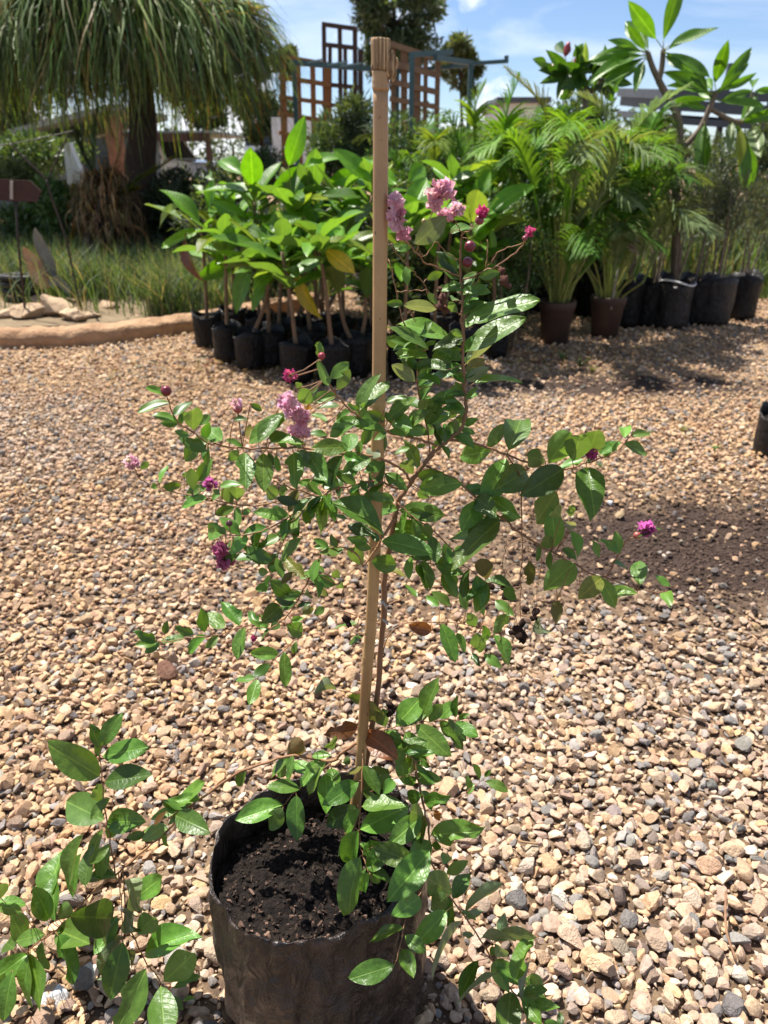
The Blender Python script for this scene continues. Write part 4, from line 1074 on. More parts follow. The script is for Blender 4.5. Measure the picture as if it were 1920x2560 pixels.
v, f = lathe_seg([zn - 0.0052, zn - 0.003, zn - 0.001, zn, zn + 0.002, zn + 0.004, zc - 0.002, zc], [RS * 1.0, RS * 1.10, RS * 1.14, RS * 1.06, RS * 1.16, RS * 1.10, RS * 1.13, RS * 1.14], wob=0.012, seed=3)
ob('node_ring', mesh_from('node_ring', v, f, M['bamboo'], True), stake)
zz = [zc + 0.0005, zc + 0.004] + [zc + (Lk - zc) * t for t in (0.25, 0.5, 0.75, 0.92, 1.0)]
v, f = lathe_seg(zz, [RS * q for q in (1.20, 1.18, 1.2, 1.21, 1.22, 1.23, 1.18)], wob=0.028, seed=5)
ob('split_end', mesh_from('split_end', v, f, M['bamboocut'], True), stake)
# stub where a side shoot was cut off, on the right of the top node
mb = MB()
c0 = P(978, 165, 0.799)
Vn, Fn = ICO[3]
stub_v = [c0 + Vector((q[0] * 0.0058 * (1 + 0.3 * math.sin(5 * q[2] + 3 * q[1])), q[1] * 0.006, q[2] * 0.0125 * (1 + 0.15 * math.sin(7 * q[0])))) for q in Vn]
mb.add(stub_v, [tuple(map(int, t)) for t in Fn])
ob('side_stub', mb.mesh('side_stub', M['bamboocut'], False), stake)
for (x, y, h) in ((958, 1500, 22), (962, 1548, 14)):
    mb = MB(); a = P(x - 6, y, 0.786); b = P(x + 8, y + h, 0.785)
    mb.tube(smooth_path([a, (a + b) / 2 + Vector((0.002, -0.002, 0)), b], 4), [0.0012, 0.0016, 0.0018, 0.0018, 0.0017, 0.0016, 0.0014, 0.0013, 0.001], 7)
    ob('twine_knot', mb.mesh('twine_knot', M['slate'], True), stake)

# ------------------------------------------------------------------ planted bed on the left: kerb, soil, grass, stones
kb = smooth_path([(p.x, p.y, 0) for p in KP], 26)
kv, kf = [], []
prof_k = [(0.0, -0.02), (0.0, 0.02), (-0.005, 0.05), (0.0, 0.085), (0.018, 0.108), (0.035, 0.116), (0.06, 0.122), (0.09, 0.124), (0.12, 0.123), (0.15, 0.120), (0.18, 0.110), (0.20, 0.095), (0.215, 0.05), (0.22, -0.02)]
for i, p in enumerate(kb):
    t = (kb[min(i + 1, len(kb) - 1)] - kb[max(i - 1, 0)]).normalized(); nrm = Vector((-t.y, t.x, 0))
    for (o_, z) in prof_k:
        kv.append(p + nrm * (o_ + 0.022 * mnoise.noise((p.x * 5, p.y * 5 + o_ * 9, z * 30)) + 0.010 * mnoise.noise((p.x * 19, o_ * 30, z * 50))) + Vector((0, 0, z + (0.018 * mnoise.noise((p.x * 6, o_ * 12, 4.0)) + 0.008 * mnoise.noise((p.x * 24, o_ * 40, 7.0))) * (z > 0))))
npk = len(prof_k)
for i in range(len(kb) - 1):
    for j in range(npk - 1):
        kf.append((i * npk + j, (i + 1) * npk + j, (i + 1) * npk + j + 1, i * npk + j + 1))
kerb = ob('garden_kerb', mesh_from('garden_kerb', kv, kf, M['kerb'], True))
tag(kerb, 'rounded tan concrete kerb curving round the grassy bed', 'kerb')
bedv = [(p.x, p.y + 0.16, 0.055) for p in kb] + [(x, 12.5, 0.06) for x in np.linspace(-16, -0.9, len(kb))]
nb = len(kb)
bed = ob('garden_bed', mesh_from('garden_bed', bedv, [(i, i + 1, nb + i + 1, nb + i) for i in range(nb - 1)], M['bedsoil']))
tag(bed, 'grassy planted bed behind the tan kerb', 'bed', kind='structure')

def grass(name, label, pts, h, colr, lean=0.35, wid=0.004, K=5, cat='grass'):
    n = len(pts)
    hh = h * rng.uniform(0.45, 1.15, n); az = rng.uniform(0, 2 * np.pi, n); ln = rng.normal(lean, 0.25, n).clip(0, 1.1)
    t = np.linspace(0, 1, K)[None, :]
    paths = np.zeros((n, K, 3))
    paths[:, :, 0] = pts[:, 0:1] + (np.cos(az) * ln * hh)[:, None] * t ** 1.8
    paths[:, :, 1] = pts[:, 1:2] + (np.sin(az) * ln * hh)[:, None] * t ** 1.8
    paths[:, :, 2] = pts[:, 2:3] + hh[:, None] * (t - 0.32 * ln[:, None] * t ** 2.4)
    side = np.stack([-np.sin(az + 0.6), np.cos(az + 0.6), np.zeros(n)], 1)
    w = wid * rng.uniform(0.6, 1.4, n)[:, None] * (1 - t ** 2 * 0.92)
    V, F = ribbons(paths, side, w)
    C = np.repeat(colr(n), 2 * K, 0)
    o = ob(name, mesh_np(name, V, F, M['grassy'], True, C))
    return tag(o, label, cat, kind='stuff')
def grass_col(n):
    pal = np.array([(0.075, 0.15, 0.035), (0.10, 0.17, 0.05), (0.14, 0.19, 0.085), (0.22, 0.23, 0.12), (0.30, 0.24, 0.13)])
    return pal[rng.choice(5, n, p=(0.26, 0.24, 0.24, 0.16, 0.10))] * (1 + 0.2 * rng.normal(size=(n, 1))).clip(0.5, 1.5)
n = 42000
yy = 6.1 + 5.4 * rng.random(n) ** 1.3; xx = rng.uniform(-6.0, -0.5, n)
cl = np.sin(2.6 * xx + 1.0) * np.sin(2.1 * yy) + 0.5 * np.sin(5 * xx - 3 * yy) + rng.normal(0, 0.45, n)
ok = (yy > kerb_y(xx) + 0.24) & (cl > -0.55) & ~((xx < -1.95) & (yy < 6.9) & (rng.random(n) < 0.93))
grass('grass', 'long grey-green grass growing in the kerbed bed', np.stack([xx[ok], yy[ok], np.full(ok.sum(), 0.05)], 1), 0.50, lambda k: grass_col(k) * np.array([[0.92, 0.92, 1.25]]) + 0.008, 0.5, 0.0048, 4)
n = 26000
xx = rng.uniform(0.6, 8.5, n); yy = 7.3 + 8.5 * rng.random(n) ** 1.2
grass('grass', 'pale dry grass behind the row of black bags', np.stack([xx, yy, np.zeros(n)], 1), 0.62, lambda k: grass_col(k) * 1.1 + 0.03, 0.3, 0.007, 4)

# pale broken rocks along the inside of the kerb
def big_rock(name, label, p, s, seed, mat, group=None, flat=0.7):
    V, F = stone_shape(3, np.random.default_rng(seed)); r = np.random.default_rng(seed + 1)
    V = V * np.array([1.1, 0.9, flat]); V = V * (1 + 0.10 * np.sin(V @ r.normal(size=3) * 5) * np.sin(V @ r.normal(size=3) * 6))[:, None]
    a = r.uniform(0, 6.28); Rz = np.array([[math.cos(a), -math.sin(a), 0], [math.sin(a), math.cos(a), 0], [0, 0, 1]])
    V = (V @ Rz.T) * s
    V[:, 2] -= V[:, 2].min()
    o = bpy.data.objects.new(name, mesh_np(name, V, F, mat, False)); col.objects.link(o); o.location = p
    return tag(o, label, 'rock', group)
for i, (px, py, s) in enumerate(((75, 795, 0.13), (140, 790, 0.17), (105, 755, 0.12), (185, 800, 0.12), (225, 795, 0.09), (15, 795, 0.09), (40, 755, 0.10), (270, 770, 0.11), (420, 742, 0.10), (165, 760, 0.12), (245, 822, 0.03), (340, 790, 0.04))):
    p = PG(px, py, 0.05)
    lab = 'small broken cream rock lying inside the kerb' if i not in (1, 8) else ('largest cream rock beside the rusty sign rod' if i == 1 else 'flat pale rock lying alone in the long grass')
    big_rock('rock', lab, (p.x, max(p.y, float(kerb_y(p.x)) + 0.26), 0.035), s, 500 + i, M['rock'], None if i in (1, 8) else 'cream rocks along the kerb', 0.75)

# rusty pointed sign on a rod
YS = 6.05
sg = P(68, 818, YS); base = Vector((sg.x, YS, 0.04))
sign = thing('garden_sign', 'dark rusty metal sign with pointed end on a thin rod in the bed', 'sign', base)
mb = MB(); mb.tube([base, P(45, 600, YS), P(38, 470, YS)], 0.009, 8); ob('rod', mb.mesh('rod', M['blackrod'], True), sign)
mb = MB()
out_l = [(-70, 446), (28, 448), (75, 452), (103, 478), (92, 505), (28, 503), (-70, 497)]
fr = [P(x, y, YS - 0.02) for x, y in out_l]; bk = [p + Vector((0, 0.012, 0)) for p in fr]
n_ = len(fr); mb.add(fr + bk, [tuple(range(n_ - 1, -1, -1)), tuple(range(n_, 2 * n_))] + [(i, (i + 1) % n_, n_ + (i + 1) % n_, n_ + i) for i in range(n_)])
ob('plate', mb.mesh('plate', M['rust']), sign)
mb = MB(); mb.bar(P(29, 452, YS - 0.026), P(29, 498, YS - 0.026), 0.02, 0.012, (0, 1, 0)); ob('clamp', mb.mesh('clamp', M['slate']), sign)

# thin bare forked sapling
YB = 6.25
bs = P(207, 800, YB); bs.z = 0.04
bare = thing('bare_sapling', 'thin leafless dark sapling forking into a V above the grass', 'sapling', bs)
mb = MB(); mb.tube(smooth_path([bs, P(200, 760, YB), P(165, 600, YB), P(130, 495, YB), P(117, 450, YB)], 5), 0.0085, 7); ob('stem', mb.mesh('stem', M['blackrod'], True), bare)
for pts, r in (([(117, 450), (85, 418), (60, 395), (25, 360)], 0.007), ([(117, 450), (130, 425), (150, 380), (172, 335)], 0.006), ([(25, 360), (5, 362), (-40, 364)], 0.005), ([(28, 360), (80, 350), (125, 340), (185, 327)], 0.004)):
    mb = MB(); mb.tube(smooth_path([P(x, y, YB + 0.01) for x, y in pts], 5), r, 6); ob('branch', mb.mesh('branch', M['blackrod'], True), bare)

# dying aloe with broad dry leaves, black drainage pipe coil behind it
al = PG(100, 770, 0.05); al.y = 6.75; al = Vector((P(95, 740, 6.75).x, 6.75, 0.04))
aloe = thing('aloe', 'half-dead aloe with broad tan and grey leaves beside the rocks', 'plant', al)
def fleshy(name, pts, wpx, Y, mat, parent):
    W = smooth_path([P(x, y, Y) for x, y in pts], 6); n = len(W); vs = []; fs = []
    for i, p in enumerate(W):
        t = (W[min(i + 1, n - 1)] - W[max(i - 1, 0)]).normalized(); s = t.cross(Vector((0, 1, 0.2))).normalized()
        w = wpx * Y / FPX * 0.5 * (math.sin(math.pi * (0.12 + 0.88 * i / (n - 1))) ** 0.6)
        for u in (-1, -0.5, 0, 0.5, 1): vs.append(p + s * w * u + Vector((0, 0.6 * w * (1 - u * u), 0)))
        for u in (0.5, 0, -0.5): vs.append(p + s * w * u + Vector((0, 0.6 * w * (1 - u * u) + 0.012, 0)))
    for i in range(n - 1):
        for k in range(8): fs.append((i * 8 + k, i * 8 + (k + 1) % 8, (i + 1) * 8 + (k + 1) % 8, (i + 1) * 8 + k))
    return ob(name, mesh_from(name, vs, fs, mat, True), parent)
M['aloegrey'] = simple_mat('grey_aloe', (0.24, 0.25, 0.22), (0.17, 0.17, 0.14), 9, 0.7, 0.3)
M['aloetan'] = simple_mat('dry_aloe', (0.52, 0.33, 0.20), (0.40, 0.24, 0.14), 9, 0.8, 0.2)
fleshy('leaf', [(120, 720), (100, 690), (78, 650), (57, 618)], 42, 6.75, M['aloetan'], aloe)
fleshy('leaf', [(135, 700), (118, 650), (100, 610), (86, 570)], 34, 6.8, M['aloegrey'], aloe)
fleshy('leaf', [(125, 715), (140, 700), (165, 720), (175, 735)], 24, 6.7, M['aloegrey'], aloe)
fleshy('leaf', [(110, 720), (92, 690), (80, 670), (66, 655)], 30, 6.7, M['aloetan'], aloe)
pc = Vector((P(60, 735, 6.9).x, 6.9, 0.05))
pipe = thing('pipe_coil', 'coil of ribbed black drainage pipe lying in the grass', 'pipe', pc)
for k in range(4):
    mb = MB(); mb.tube([pc + Vector((0.15 * math.cos(a) * 1.1, 0.11 * math.sin(a), 0.035 + k * 0.058)) for a in np.linspace(0, 6.2832, 25)], [0.027 + 0.003 * (i % 2) for i in range(25)], 8, cap=False)
    ob('coil', mb.mesh('coil', M['bagdust'], True), pipe)

# ------------------------------------------------------------------ foliage builders
def crown_mesh(name, blobs, leaf, colr, aspect=0.45, up=0.2, shell=0.55, mat='foliage', var=0.3):
    """blobs: (centre, radii, count); leaves spread through the volume, thicker towards the outside"""
    Vl, Fl, Cl, off = [], [], [], 0
    for c, rad, cnt in blobs:
        d = unit(cnt); rr_ = (shell + (1 - shell) * rng.random((cnt, 1)) ** 0.6) * (1 + 0.16 * rng.normal(size=(cnt, 1)))
        pos = np.array(c)[None] + d * rr_ * np.array(rad)[None]
        dirs = d * 0.7 + unit(cnt) * 0.8 + np.array([[0, 0, up]])
        ln = leaf * rng.uniform(0.6, 1.35, cnt)
        V, F = fold_leaves(pos, dirs, unit(cnt) + np.array([[0, 0, 0.8]]), ln, ln * aspect)
        Vl.append(V); Fl.append(F + off); off += len(V)
        Cl.append(np.repeat(vary(colr, cnt, var) * rng.uniform(0.8, 1.2), 4, 0))
    return mesh_np(name, np.concatenate(Vl), np.concatenate(Fl), M[mat], False, np.concatenate(Cl))
def bush(name, label, cat, px, py, Y, rx, rz, colr, leaf=0.05, cnt=2600, stems=5, group=None, aspect=0.4, nb=9, up=0.3, stem_mat='greystem', zb=0.0, low=0.25):
    """px,py = crown centre; rx,rz radii in photo pixels"""
    c = P(px, py, Y); s = depth(px, py, Y) / FPX; rx *= s; rz *= s
    base = Vector((c.x, Y, zb))
    t = thing(name, label, cat, base, group)
    blobs = []
    for k in range(nb):
        d = Vector(unit(1)[0]); q = random.uniform(0.25, 0.75)
        blobs.append((c + Vector((d.x * rx * q, d.y * rx * q, d.z * rz * q)), (rx * random.uniform(.3, .52), rx * random.uniform(.3, .52), rz * random.uniform(.28, .5)), cnt // nb))
    ob('crown', crown_mesh('crown', blobs, leaf, colr, aspect, up), t)
    for k in range(stems):
        a = random.uniform(0, 6.28); b0 = base + Vector((0.03 * math.cos(a), 0.03 * math.sin(a), 0))
        e = c + Vector((math.cos(a) * rx * 0.5, math.sin(a) * rx * 0.5, rz * random.uniform(-0.4, 0.4)))
        mb = MB(); mid = (b0 + e) / 2 + Vector((math.cos(a), math.sin(a), 0)) * rx * 0.15
        r0 = 0.012 * max(0.6, rx / 0.4)
        mb.tube(smooth_path([b0, mid, e], 4), [r0 * (1 - 0.08 * i) for i in range(9)], 6); ob('stem', mb.mesh('stem', M[stem_mat], True), t)
    return t
def tree(name, label, px, py, Y, rx, rz, colr, leaf, cnt, nb, group=None, trunk_px=None, seed=1, spread=0.85):
    random.seed(seed)
    c = P(px, py, Y); s = depth(px, py, Y) / FPX; rx *= s; rz *= s
    bx = P(trunk_px or px, 420, Y).x
    base = Vector((bx, Y, ground_z(Y) - 0.05)); t = thing(name, label, 'tree', base, group)
    blobs = []; limbs = []
    for k in range(nb):
        d = Vector(unit(1)[0]); q = random.uniform(0.35, spread)
        bc = c + Vector((d.x * rx * q, d.y * rx * q, d.z * rz * q)); br = rx * random.uniform(0.20, 0.36)
        blobs.append((bc, (br, br, br * random.uniform(0.7, 1.1)), cnt // nb)); limbs.append(bc)
    ob('crown', crown_mesh('crown', blobs, leaf, colr, 0.35, 0.0, 0.35), t)
    mb = MB(); r0 = rx * 0.09; top = c + Vector((0, 0, rz * 0.6))
    trunk = smooth_path([base, (base * 0.6 + c * 0.4) + Vector((0.1, 0, 0)), c, top], 5)
    mb.tube(trunk, [r0 * (1 - 0.85 * i / (len(trunk) - 1)) for i in range(len(trunk))], 8); ob('trunk', mb.mesh('trunk', M['darkbark'], True), t)
    mb = MB()
    for l in limbs:
        k = min(range(len(trunk)), key=lambda i: abs(trunk[i].z - (l.z - rx * 0.5))); a = trunk[k]
        mb.tube(smooth_path([a, (a + l) / 2 + Vector((0, 0, -0.06 * rx)), l], 4), [r0 * 0.42 * (1 - 0.1 * i) for i in range(9)], 5)
    ob('limbs', mb.mesh('limbs', M['darkbark'], True), t)
    return t

# far trees
tree('eucalyptus_tree', 'tall dark gum tree with clumped crown rising behind the trellises', 985, 20, 36, 130, 200, (0.045, 0.075, 0.035), 0.26, 15000, 26, None, 975, 3)
tree('eucalyptus_tree', 'smaller olive-green gum tree behind the green steel arm', 1150, 165, 40, 62, 78, (0.085, 0.105, 0.04), 0.28, 4200, 11, None, 1150, 5)
tree('eucalyptus_tree', 'low gum tree with round crown between the palm and the orange trellis', 712, 150, 42, 45, 45, (0.085, 0.11, 0.04), 0.28, 2600, 8, None, 700, 8)
tree('eucalyptus_tree', 'dark tree mass behind the right side of the shaggy palm', 655, 270, 30, 75, 120, (0.030, 0.050, 0.020), 0.24, 6000, 14, None, 640, 11)
tree('shade_tree', 'dense dark tree rising behind the shed roof', 20, 250, 26, 170, 150, (0.022, 0.040, 0.020), 0.22, 7000, 16, None, 20, 14)
tree('shade_tree', 'dense dark tree over the carport behind the palm trunk', 500, 215, 27, 120, 110, (0.026, 0.042, 0.018), 0.22, 6500, 14, None, 520, 17)
random.seed(21)
# shrubs
SH = [('shrub', 'dark feathery shrub climbing the foot of the orange trellis', 820, 385, 8.2, 62, 120, (0.050, 0.095, 0.035), 0.085, 3600, 0.16),
      ('shrub', 'upright grey-green shrub hiding the dark trellis foot', 900, 350, 8.0, 70, 105, (0.060, 0.095, 0.045), 0.085, 3800, 0.18),
      ('shrub', 'low dark shrub under the pickup windscreen', 650, 420, 8.6, 70, 80, (0.030, 0.060, 0.022), 0.075, 2600, 0.18),
      ('shrub', 'fine-leaved green bush between the saplings and the potted palms', 1285, 620, 5.15, 95, 190, (0.055, 0.12, 0.025), 0.034, 5200, 0.34),
      ('shrub', 'dark leafy bush behind the pink flower heads', 1120, 520, 5.9, 130, 130, (0.040, 0.085, 0.022), 0.055, 4200, 0.34),
      ('shrub', 'olive and brown twiggy bush behind the arching palm frond', 1640, 380, 7.6, 90, 110, (0.085, 0.095, 0.035), 0.06, 3600, 0.36),
      ('shrub', 'tall grey-green bush behind the frangipani trunk', 1800, 420, 8.6, 120, 130, (0.075, 0.105, 0.06), 0.06, 4200, 0.3),
      ('shrub', 'grey-green bush at the end of the row of bags', 1930, 430, 8.0, 90, 140, (0.075, 0.10, 0.055), 0.06, 3600, 0.3),
      ('shrub', 'bright green leafy clump behind the rusty sign', 150, 500, 9.0, 85, 60, (0.085, 0.17, 0.03), 0.08, 2200, 0.5),
      ('shrub', 'pale dusty shrub behind the sign plate', 50, 440, 9.8, 90, 50, (0.12, 0.16, 0.075), 0.075, 2200, 0.3),
      ('shrub', 'dark undergrowth at the foot of the shaggy palm', 440, 500, 9.4, 110, 70, (0.022, 0.038, 0.014), 0.08, 3000, 0.3),
      ('shrub', 'dark leafy mass low behind the sapling stems', 720, 640, 5.9, 190, 120, (0.028, 0.055, 0.016), 0.07, 4200, 0.36),
      ('shrub', 'dark bush low behind the foot of the bamboo stake', 985, 690, 5.7, 110, 110, (0.024, 0.048, 0.014), 0.06, 3600, 0.36),
      ('shrub', 'dark bush low right of the sapling bags', 1225, 760, 5.5, 90, 75, (0.026, 0.052, 0.014), 0.05, 3200, 0.36),
      ('shrub', 'dark leafy mass low behind the potted palm canes', 1440, 620, 6.75, 150, 130, (0.035, 0.07, 0.018), 0.06, 5200, 0.34),
      ('shrub', 'dense dark bush low between the two bagged palms', 1120, 660, 6.6, 130, 130, (0.03, 0.06, 0.016), 0.06, 4200, 0.34),
      ('shrub', 'leafy green bush in front of the shed wall', 90, 395, 13.0, 150, 60, (0.06, 0.12, 0.03), 0.10, 3600, 0.4),
      ('shrub', 'straggling green bush behind the forked sapling', 175, 560, 8.9, 110, 70, (0.07, 0.13, 0.03), 0.07, 3000, 0.4),
      ('shrub', 'mid-green leafy bush filling behind the flower heads', 1010, 400, 7.2, 120, 110, (0.05, 0.10, 0.03), 0.07, 4200, 0.3),
      ('shrub', 'tall leafy bush filling behind the two bagged palms', 1180, 400, 7.4, 130, 110, (0.055, 0.11, 0.03), 0.07, 4600, 0.28),
      ('shrub', 'bright leafy bush filling behind the brown-potted palms', 1480, 440, 7.3, 150, 130, (0.06, 0.12, 0.03), 0.065, 5200, 0.3),
      ('shrub', 'dark bush filling behind the left saplings', 560, 520, 7.4, 120, 110, (0.024, 0.045, 0.016), 0.075, 3800, 0.34),
      ('shrub', 'dark bush filling behind the right saplings', 800, 540, 6.6, 150, 100, (0.026, 0.05, 0.016), 0.07, 4200, 0.34),
      ('shrub', 'silvery bush filling behind the grey shrubs', 1760, 560, 8.2, 170, 90, (0.085, 0.11, 0.065), 0.055, 4800, 0.26),
      ('shrub', 'low green bush left of the shaggy stump', 60, 560, 9.3, 110, 70, (0.075, 0.14, 0.04), 0.075, 3000, 0.35),
      ('shrub', 'dark bush between the palm trunk and the saplings', 430, 560, 8.8, 90, 90, (0.02, 0.034, 0.013), 0.075, 3000, 0.35),
      ('shrub', 'round green bush beyond the far end of the kerbed bed', -420, 470, 10.5, 200, 120, (0.05, 0.095, 0.03), 0.09, 3200, 0.35),
      ('shrub', 'broad dusty bush beyond the sign and the shed', -180, 420, 12.5, 190, 110, (0.06, 0.10, 0.04), 0.09, 3200, 0.35),
      ('shrub', 'wide green hedge bush behind the potted palms', 1400, 330, 9.5, 130, 80, (0.055, 0.10, 0.03), 0.08, 3800, 0.4)]
for nm, lab, px, py, Y, rx, rz, c, lf, cnt, asp in SH:
    bush(nm, lab, 'shrub', px, py, Y, rx, rz, c, lf, cnt, 5, None, asp, 12)

# ------------------------------------------------------------------ shaggy ponytail palm
YP = 9.2
pb = Vector((P(352, 430, YP).x, YP, 0.0))
palm = thing('ponytail_palm', 'huge shaggy palm with drooping grassy leaves and dark trunk', 'palm', pb)
mb = MB(); tp = smooth_path([pb, P(352, 440, YP), P(358, 330, YP), P(350, 200, YP), P(340, 60, YP)], 6)
mb.tube(tp, [0.30, 0.27, 0.24, 0.22, 0.20, 0.185, 0.175, 0.17, 0.165, 0.16, 0.155, 0.15, 0.15] + [0.145 - 0.003 * i for i in range(len(tp) - 13)], 14)
ob('trunk', mb.mesh('trunk', M['darkbark'], True), palm)
def pony_head(px, py, Y, n, Lm, seed, dead=0.1, stem=True):
    c = P(px, py, Y)
    if stem:
        mb = MB(); a = P(345, 160, YP); mb.tube(smooth_path([a, (a + c) / 2 + Vector((0, 0, 0.1)), c], 4), 0.11, 9); ob('limb', mb.mesh('limb', M['darkbark'], True), palm)
    K = 9; t = np.linspace(0, 1, K)[None, :]
    az = rng.uniform(0, 2 * np.pi, n); el = np.arcsin(rng.uniform(-0.25, 1.0, n)); Ln = Lm * rng.uniform(0.42, 1.18, n)
    hx = np.cos(el); hz = np.sin(el)
    g = rng.uniform(0.55, 1.0, n)
    reach = (1 - np.exp(-2.2 * t)) / (1 - math.exp(-2.2))
    paths = np.zeros((n, K, 3))
    R_ = (0.52 * Ln * hx + 0.06)[:, None] * reach
    paths[:, :, 0] = c.x + np.cos(az)[:, None] * R_; paths[:, :, 1] = c.y + np.sin(az)[:, None] * R_
    paths[:, :, 2] = c.z + (Ln * hz * 0.62)[:, None] * t * 1.3 - (Ln * g)[:, None] * t ** 2.0 * (0.62 + 0.5 * hz[:, None])
    paths += rng.normal(0, 0.018, paths.shape) * t[:, :, None]
    sw = rng.normal(0, 0.16, (n, 2)); paths[:, :, 0] += sw[:, :1] * t ** 2; paths[:, :, 1] += sw[:, 1:] * t ** 2
    side = np.stack([-np.sin(az), np.cos(az), 0.3 * rng.normal(size=n)], 1)
    w = 0.0125 * rng.uniform(0.6, 1.4, n)[:, None] * (1 - 0.85 * t ** 1.5)
    V, F = ribbons(paths, side, w)
    C = vary((0.16, 0.225, 0.065), n, 0.6)
    dd = rng.random(n) < dead; C[dd] = vary((0.30, 0.19, 0.06), int(dd.sum()), 0.3)
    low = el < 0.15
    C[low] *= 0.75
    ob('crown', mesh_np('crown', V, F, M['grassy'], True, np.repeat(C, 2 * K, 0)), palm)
pony_head(330, 20, YP, 3000, 2.15, 1, 0.14, False)
pony_head(70, 50, YP + 0.2, 2500, 1.9, 2, 0.07)
pony_head(480, 70, YP + 0.1, 1600, 1.6, 3, 0.16)
pony_head(200, -60, YP - 0.3, 1700, 1.5, 4, 0.04)
pony_head(555, 40, YP + 0.4, 1100, 1.3, 5, 0.16)
pony_head(-120, 90, YP + 0.3, 1800, 1.6, 6, 0.05)

# short cycad palm with shaggy dead skirt
YC = 8.3
cb = Vector((P(262, 600, YC).x, YC, 0.04))
cyc = thing('stump_palm', 'short palm with shaggy brown dead skirt and a few stiff fronds', 'palm', cb)
top = P(262, 470, YC)
mb = MB(); mb.tube(smooth_path([cb, (cb + top) / 2, top], 4), [0.24, 0.26, 0.27, 0.26, 0.25, 0.23, 0.2, 0.17, 0.12], 12); ob('trunk', mb.mesh('trunk', M['darkbark'], True), cyc)
n = 2600; K = 6; t = np.linspace(0, 1, K)[None, :]
az = rng.uniform(0, 2 * np.pi, n); z0 = rng.uniform(-0.75, 0.16, n); Ln = rng.uniform(0.12, 0.44, n)
paths = np.zeros((n, K, 3)); r0 = np.where(z0 > -0.05, 0.16 * rng.random(n) ** 0.7, 0.13 + 0.10 * rng.random(n))
Rr = r0[:, None] + (0.45 * Ln)[:, None] * np.sin(t * 2.2) + 0.05 * rng.normal(size=(n, 1)) * t
paths[:, :, 0] = top.x + np.cos(az)[:, None] * Rr; paths[:, :, 1] = YC + np.sin(az)[:, None] * Rr
paths[:, :, 2] = top.z + z0[:, None] + Ln[:, None] * ((0.35 + 0.5 * (rng.random((n, 1)) < 0.3)) * t - 1.05 * t ** 2 * rng.uniform(0.4, 1.15, (n, 1)))
paths[:, :, 2] = np.maximum(paths[:, :, 2], 0.05)
V, F = ribbons(paths, np.stack([-np.sin(az), np.cos(az), 0 * az], 1), 0.010 * (1 - 0.7 * t) * np.ones((n, 1)))
C = vary((0.40, 0.24, 0.12), n, 0.45); C[rng.random(n) < 0.45] *= 0.3
ob('dead_skirt', mesh_np('dead_skirt', V, F, M['grassy'], True, np.repeat(C, 2 * K, 0)), cyc)

def frond_mesh(name, path, leaf_len, colr, nleaf=34, ang=0.8, droop=0.3, width=0.012, mat='grassy', vee=0.35, tipcol=None, stiff=False):
    """feather frond along a 3D path: rachis + leaflets, one mesh"""
    sp = smooth_path(path, 8); n = len(sp)
    mb = MB(); mb.tube(sp, [0.010 * (1 - 0.8 * i / (n - 1)) for i in range(n)], 5)
    Vr = np.array(mb.v); quads = [f for f in mb.f if len(f) == 4]
    K = 4; tt = np.linspace(0, 1, K)
    paths = []; sides = []; ws = []; cols = []
    for k in range(nleaf):
        u = 0.16 + 0.84 * k / (nleaf - 1); i = min(n - 2, int(u * (n - 1)))
        p = np.array(sp[i].lerp(sp[i + 1], u * (n - 1) - i)); tg = (sp[i + 1] - sp[i]).normalized()
        s0 = tg.cross(Vector((0, 0, 1))); s0 = s0.normalized() if s0.length > 0.05 else Vector((1, 0, 0))
        upv = s0.cross(tg).normalized()
        for sg_ in (-1, 1):
            d = (tg * math.cos(ang) + s0 * (sg_ * math.sin(ang)) + upv * vee + Vector(unit(1)[0]) * 0.12).normalized()
            ll = leaf_len * (math.sin(math.pi * (0.18 + 0.78 * (u - 0.16) / 0.84)) ** 0.7) * random.uniform(0.85, 1.1)
            q = p[None] + np.array(d)[None] * (ll * tt)[:, None]; q[:, 2] -= droop * ll * tt ** 2.2
            paths.append(q); sd = d.cross(upv).normalized(); sides.append(np.array(sd)); ws.append(width * (1 - 0.8 * tt ** 1.6))
            cols.append(np.array(colr) * random.uniform(0.75, 1.25) if tipcol is None or random.random() > u * 0.6 else np.array(tipcol))
    V, F = ribbons(np.array(paths), np.array(sides), np.array(ws))
    C = np.concatenate([np.tile(np.array(colr)[None] * 1.2, (len(Vr), 1)), np.repeat(np.array(cols), 2 * K, 0)])
    return mesh_np(name, np.concatenate([Vr, V]), np.concatenate([np.array(quads), F + len(Vr)]), M[mat], True, C)
for pts, c, tc in (([(240, 480), (236, 400), (238, 340), (245, 270)], (0.12, 0.17, 0.06), None), ([(255, 470), (225, 420), (200, 370), (188, 330)], (0.06, 0.10, 0.035), None),
                   ([(290, 490), (340, 455), (390, 425), (440, 392)], (0.09, 0.15, 0.03), (0.50, 0.32, 0.02)), ([(285, 500), (320, 480), (345, 475)], (0.16, 0.20, 0.03), (0.50, 0.35, 0.03))):
    ob('frond', frond_mesh('frond', [P(x, y, YC - 0.12) for x, y in pts], 0.19, c, 34, 0.55, 0.05, 0.013, vee=0.2, tipcol=tc), cyc)
for pts in ([(270, 480), (285, 420), (300, 370), (306, 318)], [(300, 560), (350, 570), (370, 600), (400, 650)], [(190, 540), (175, 590), (150, 620)]):
    ob('dead_frond', frond_mesh('dead_frond', [P(x, y, YC - 0.2) for x, y in pts], 0.12, (0.33, 0.17, 0.07), 24, 0.5, 0.5, 0.008, vee=0.0), cyc)

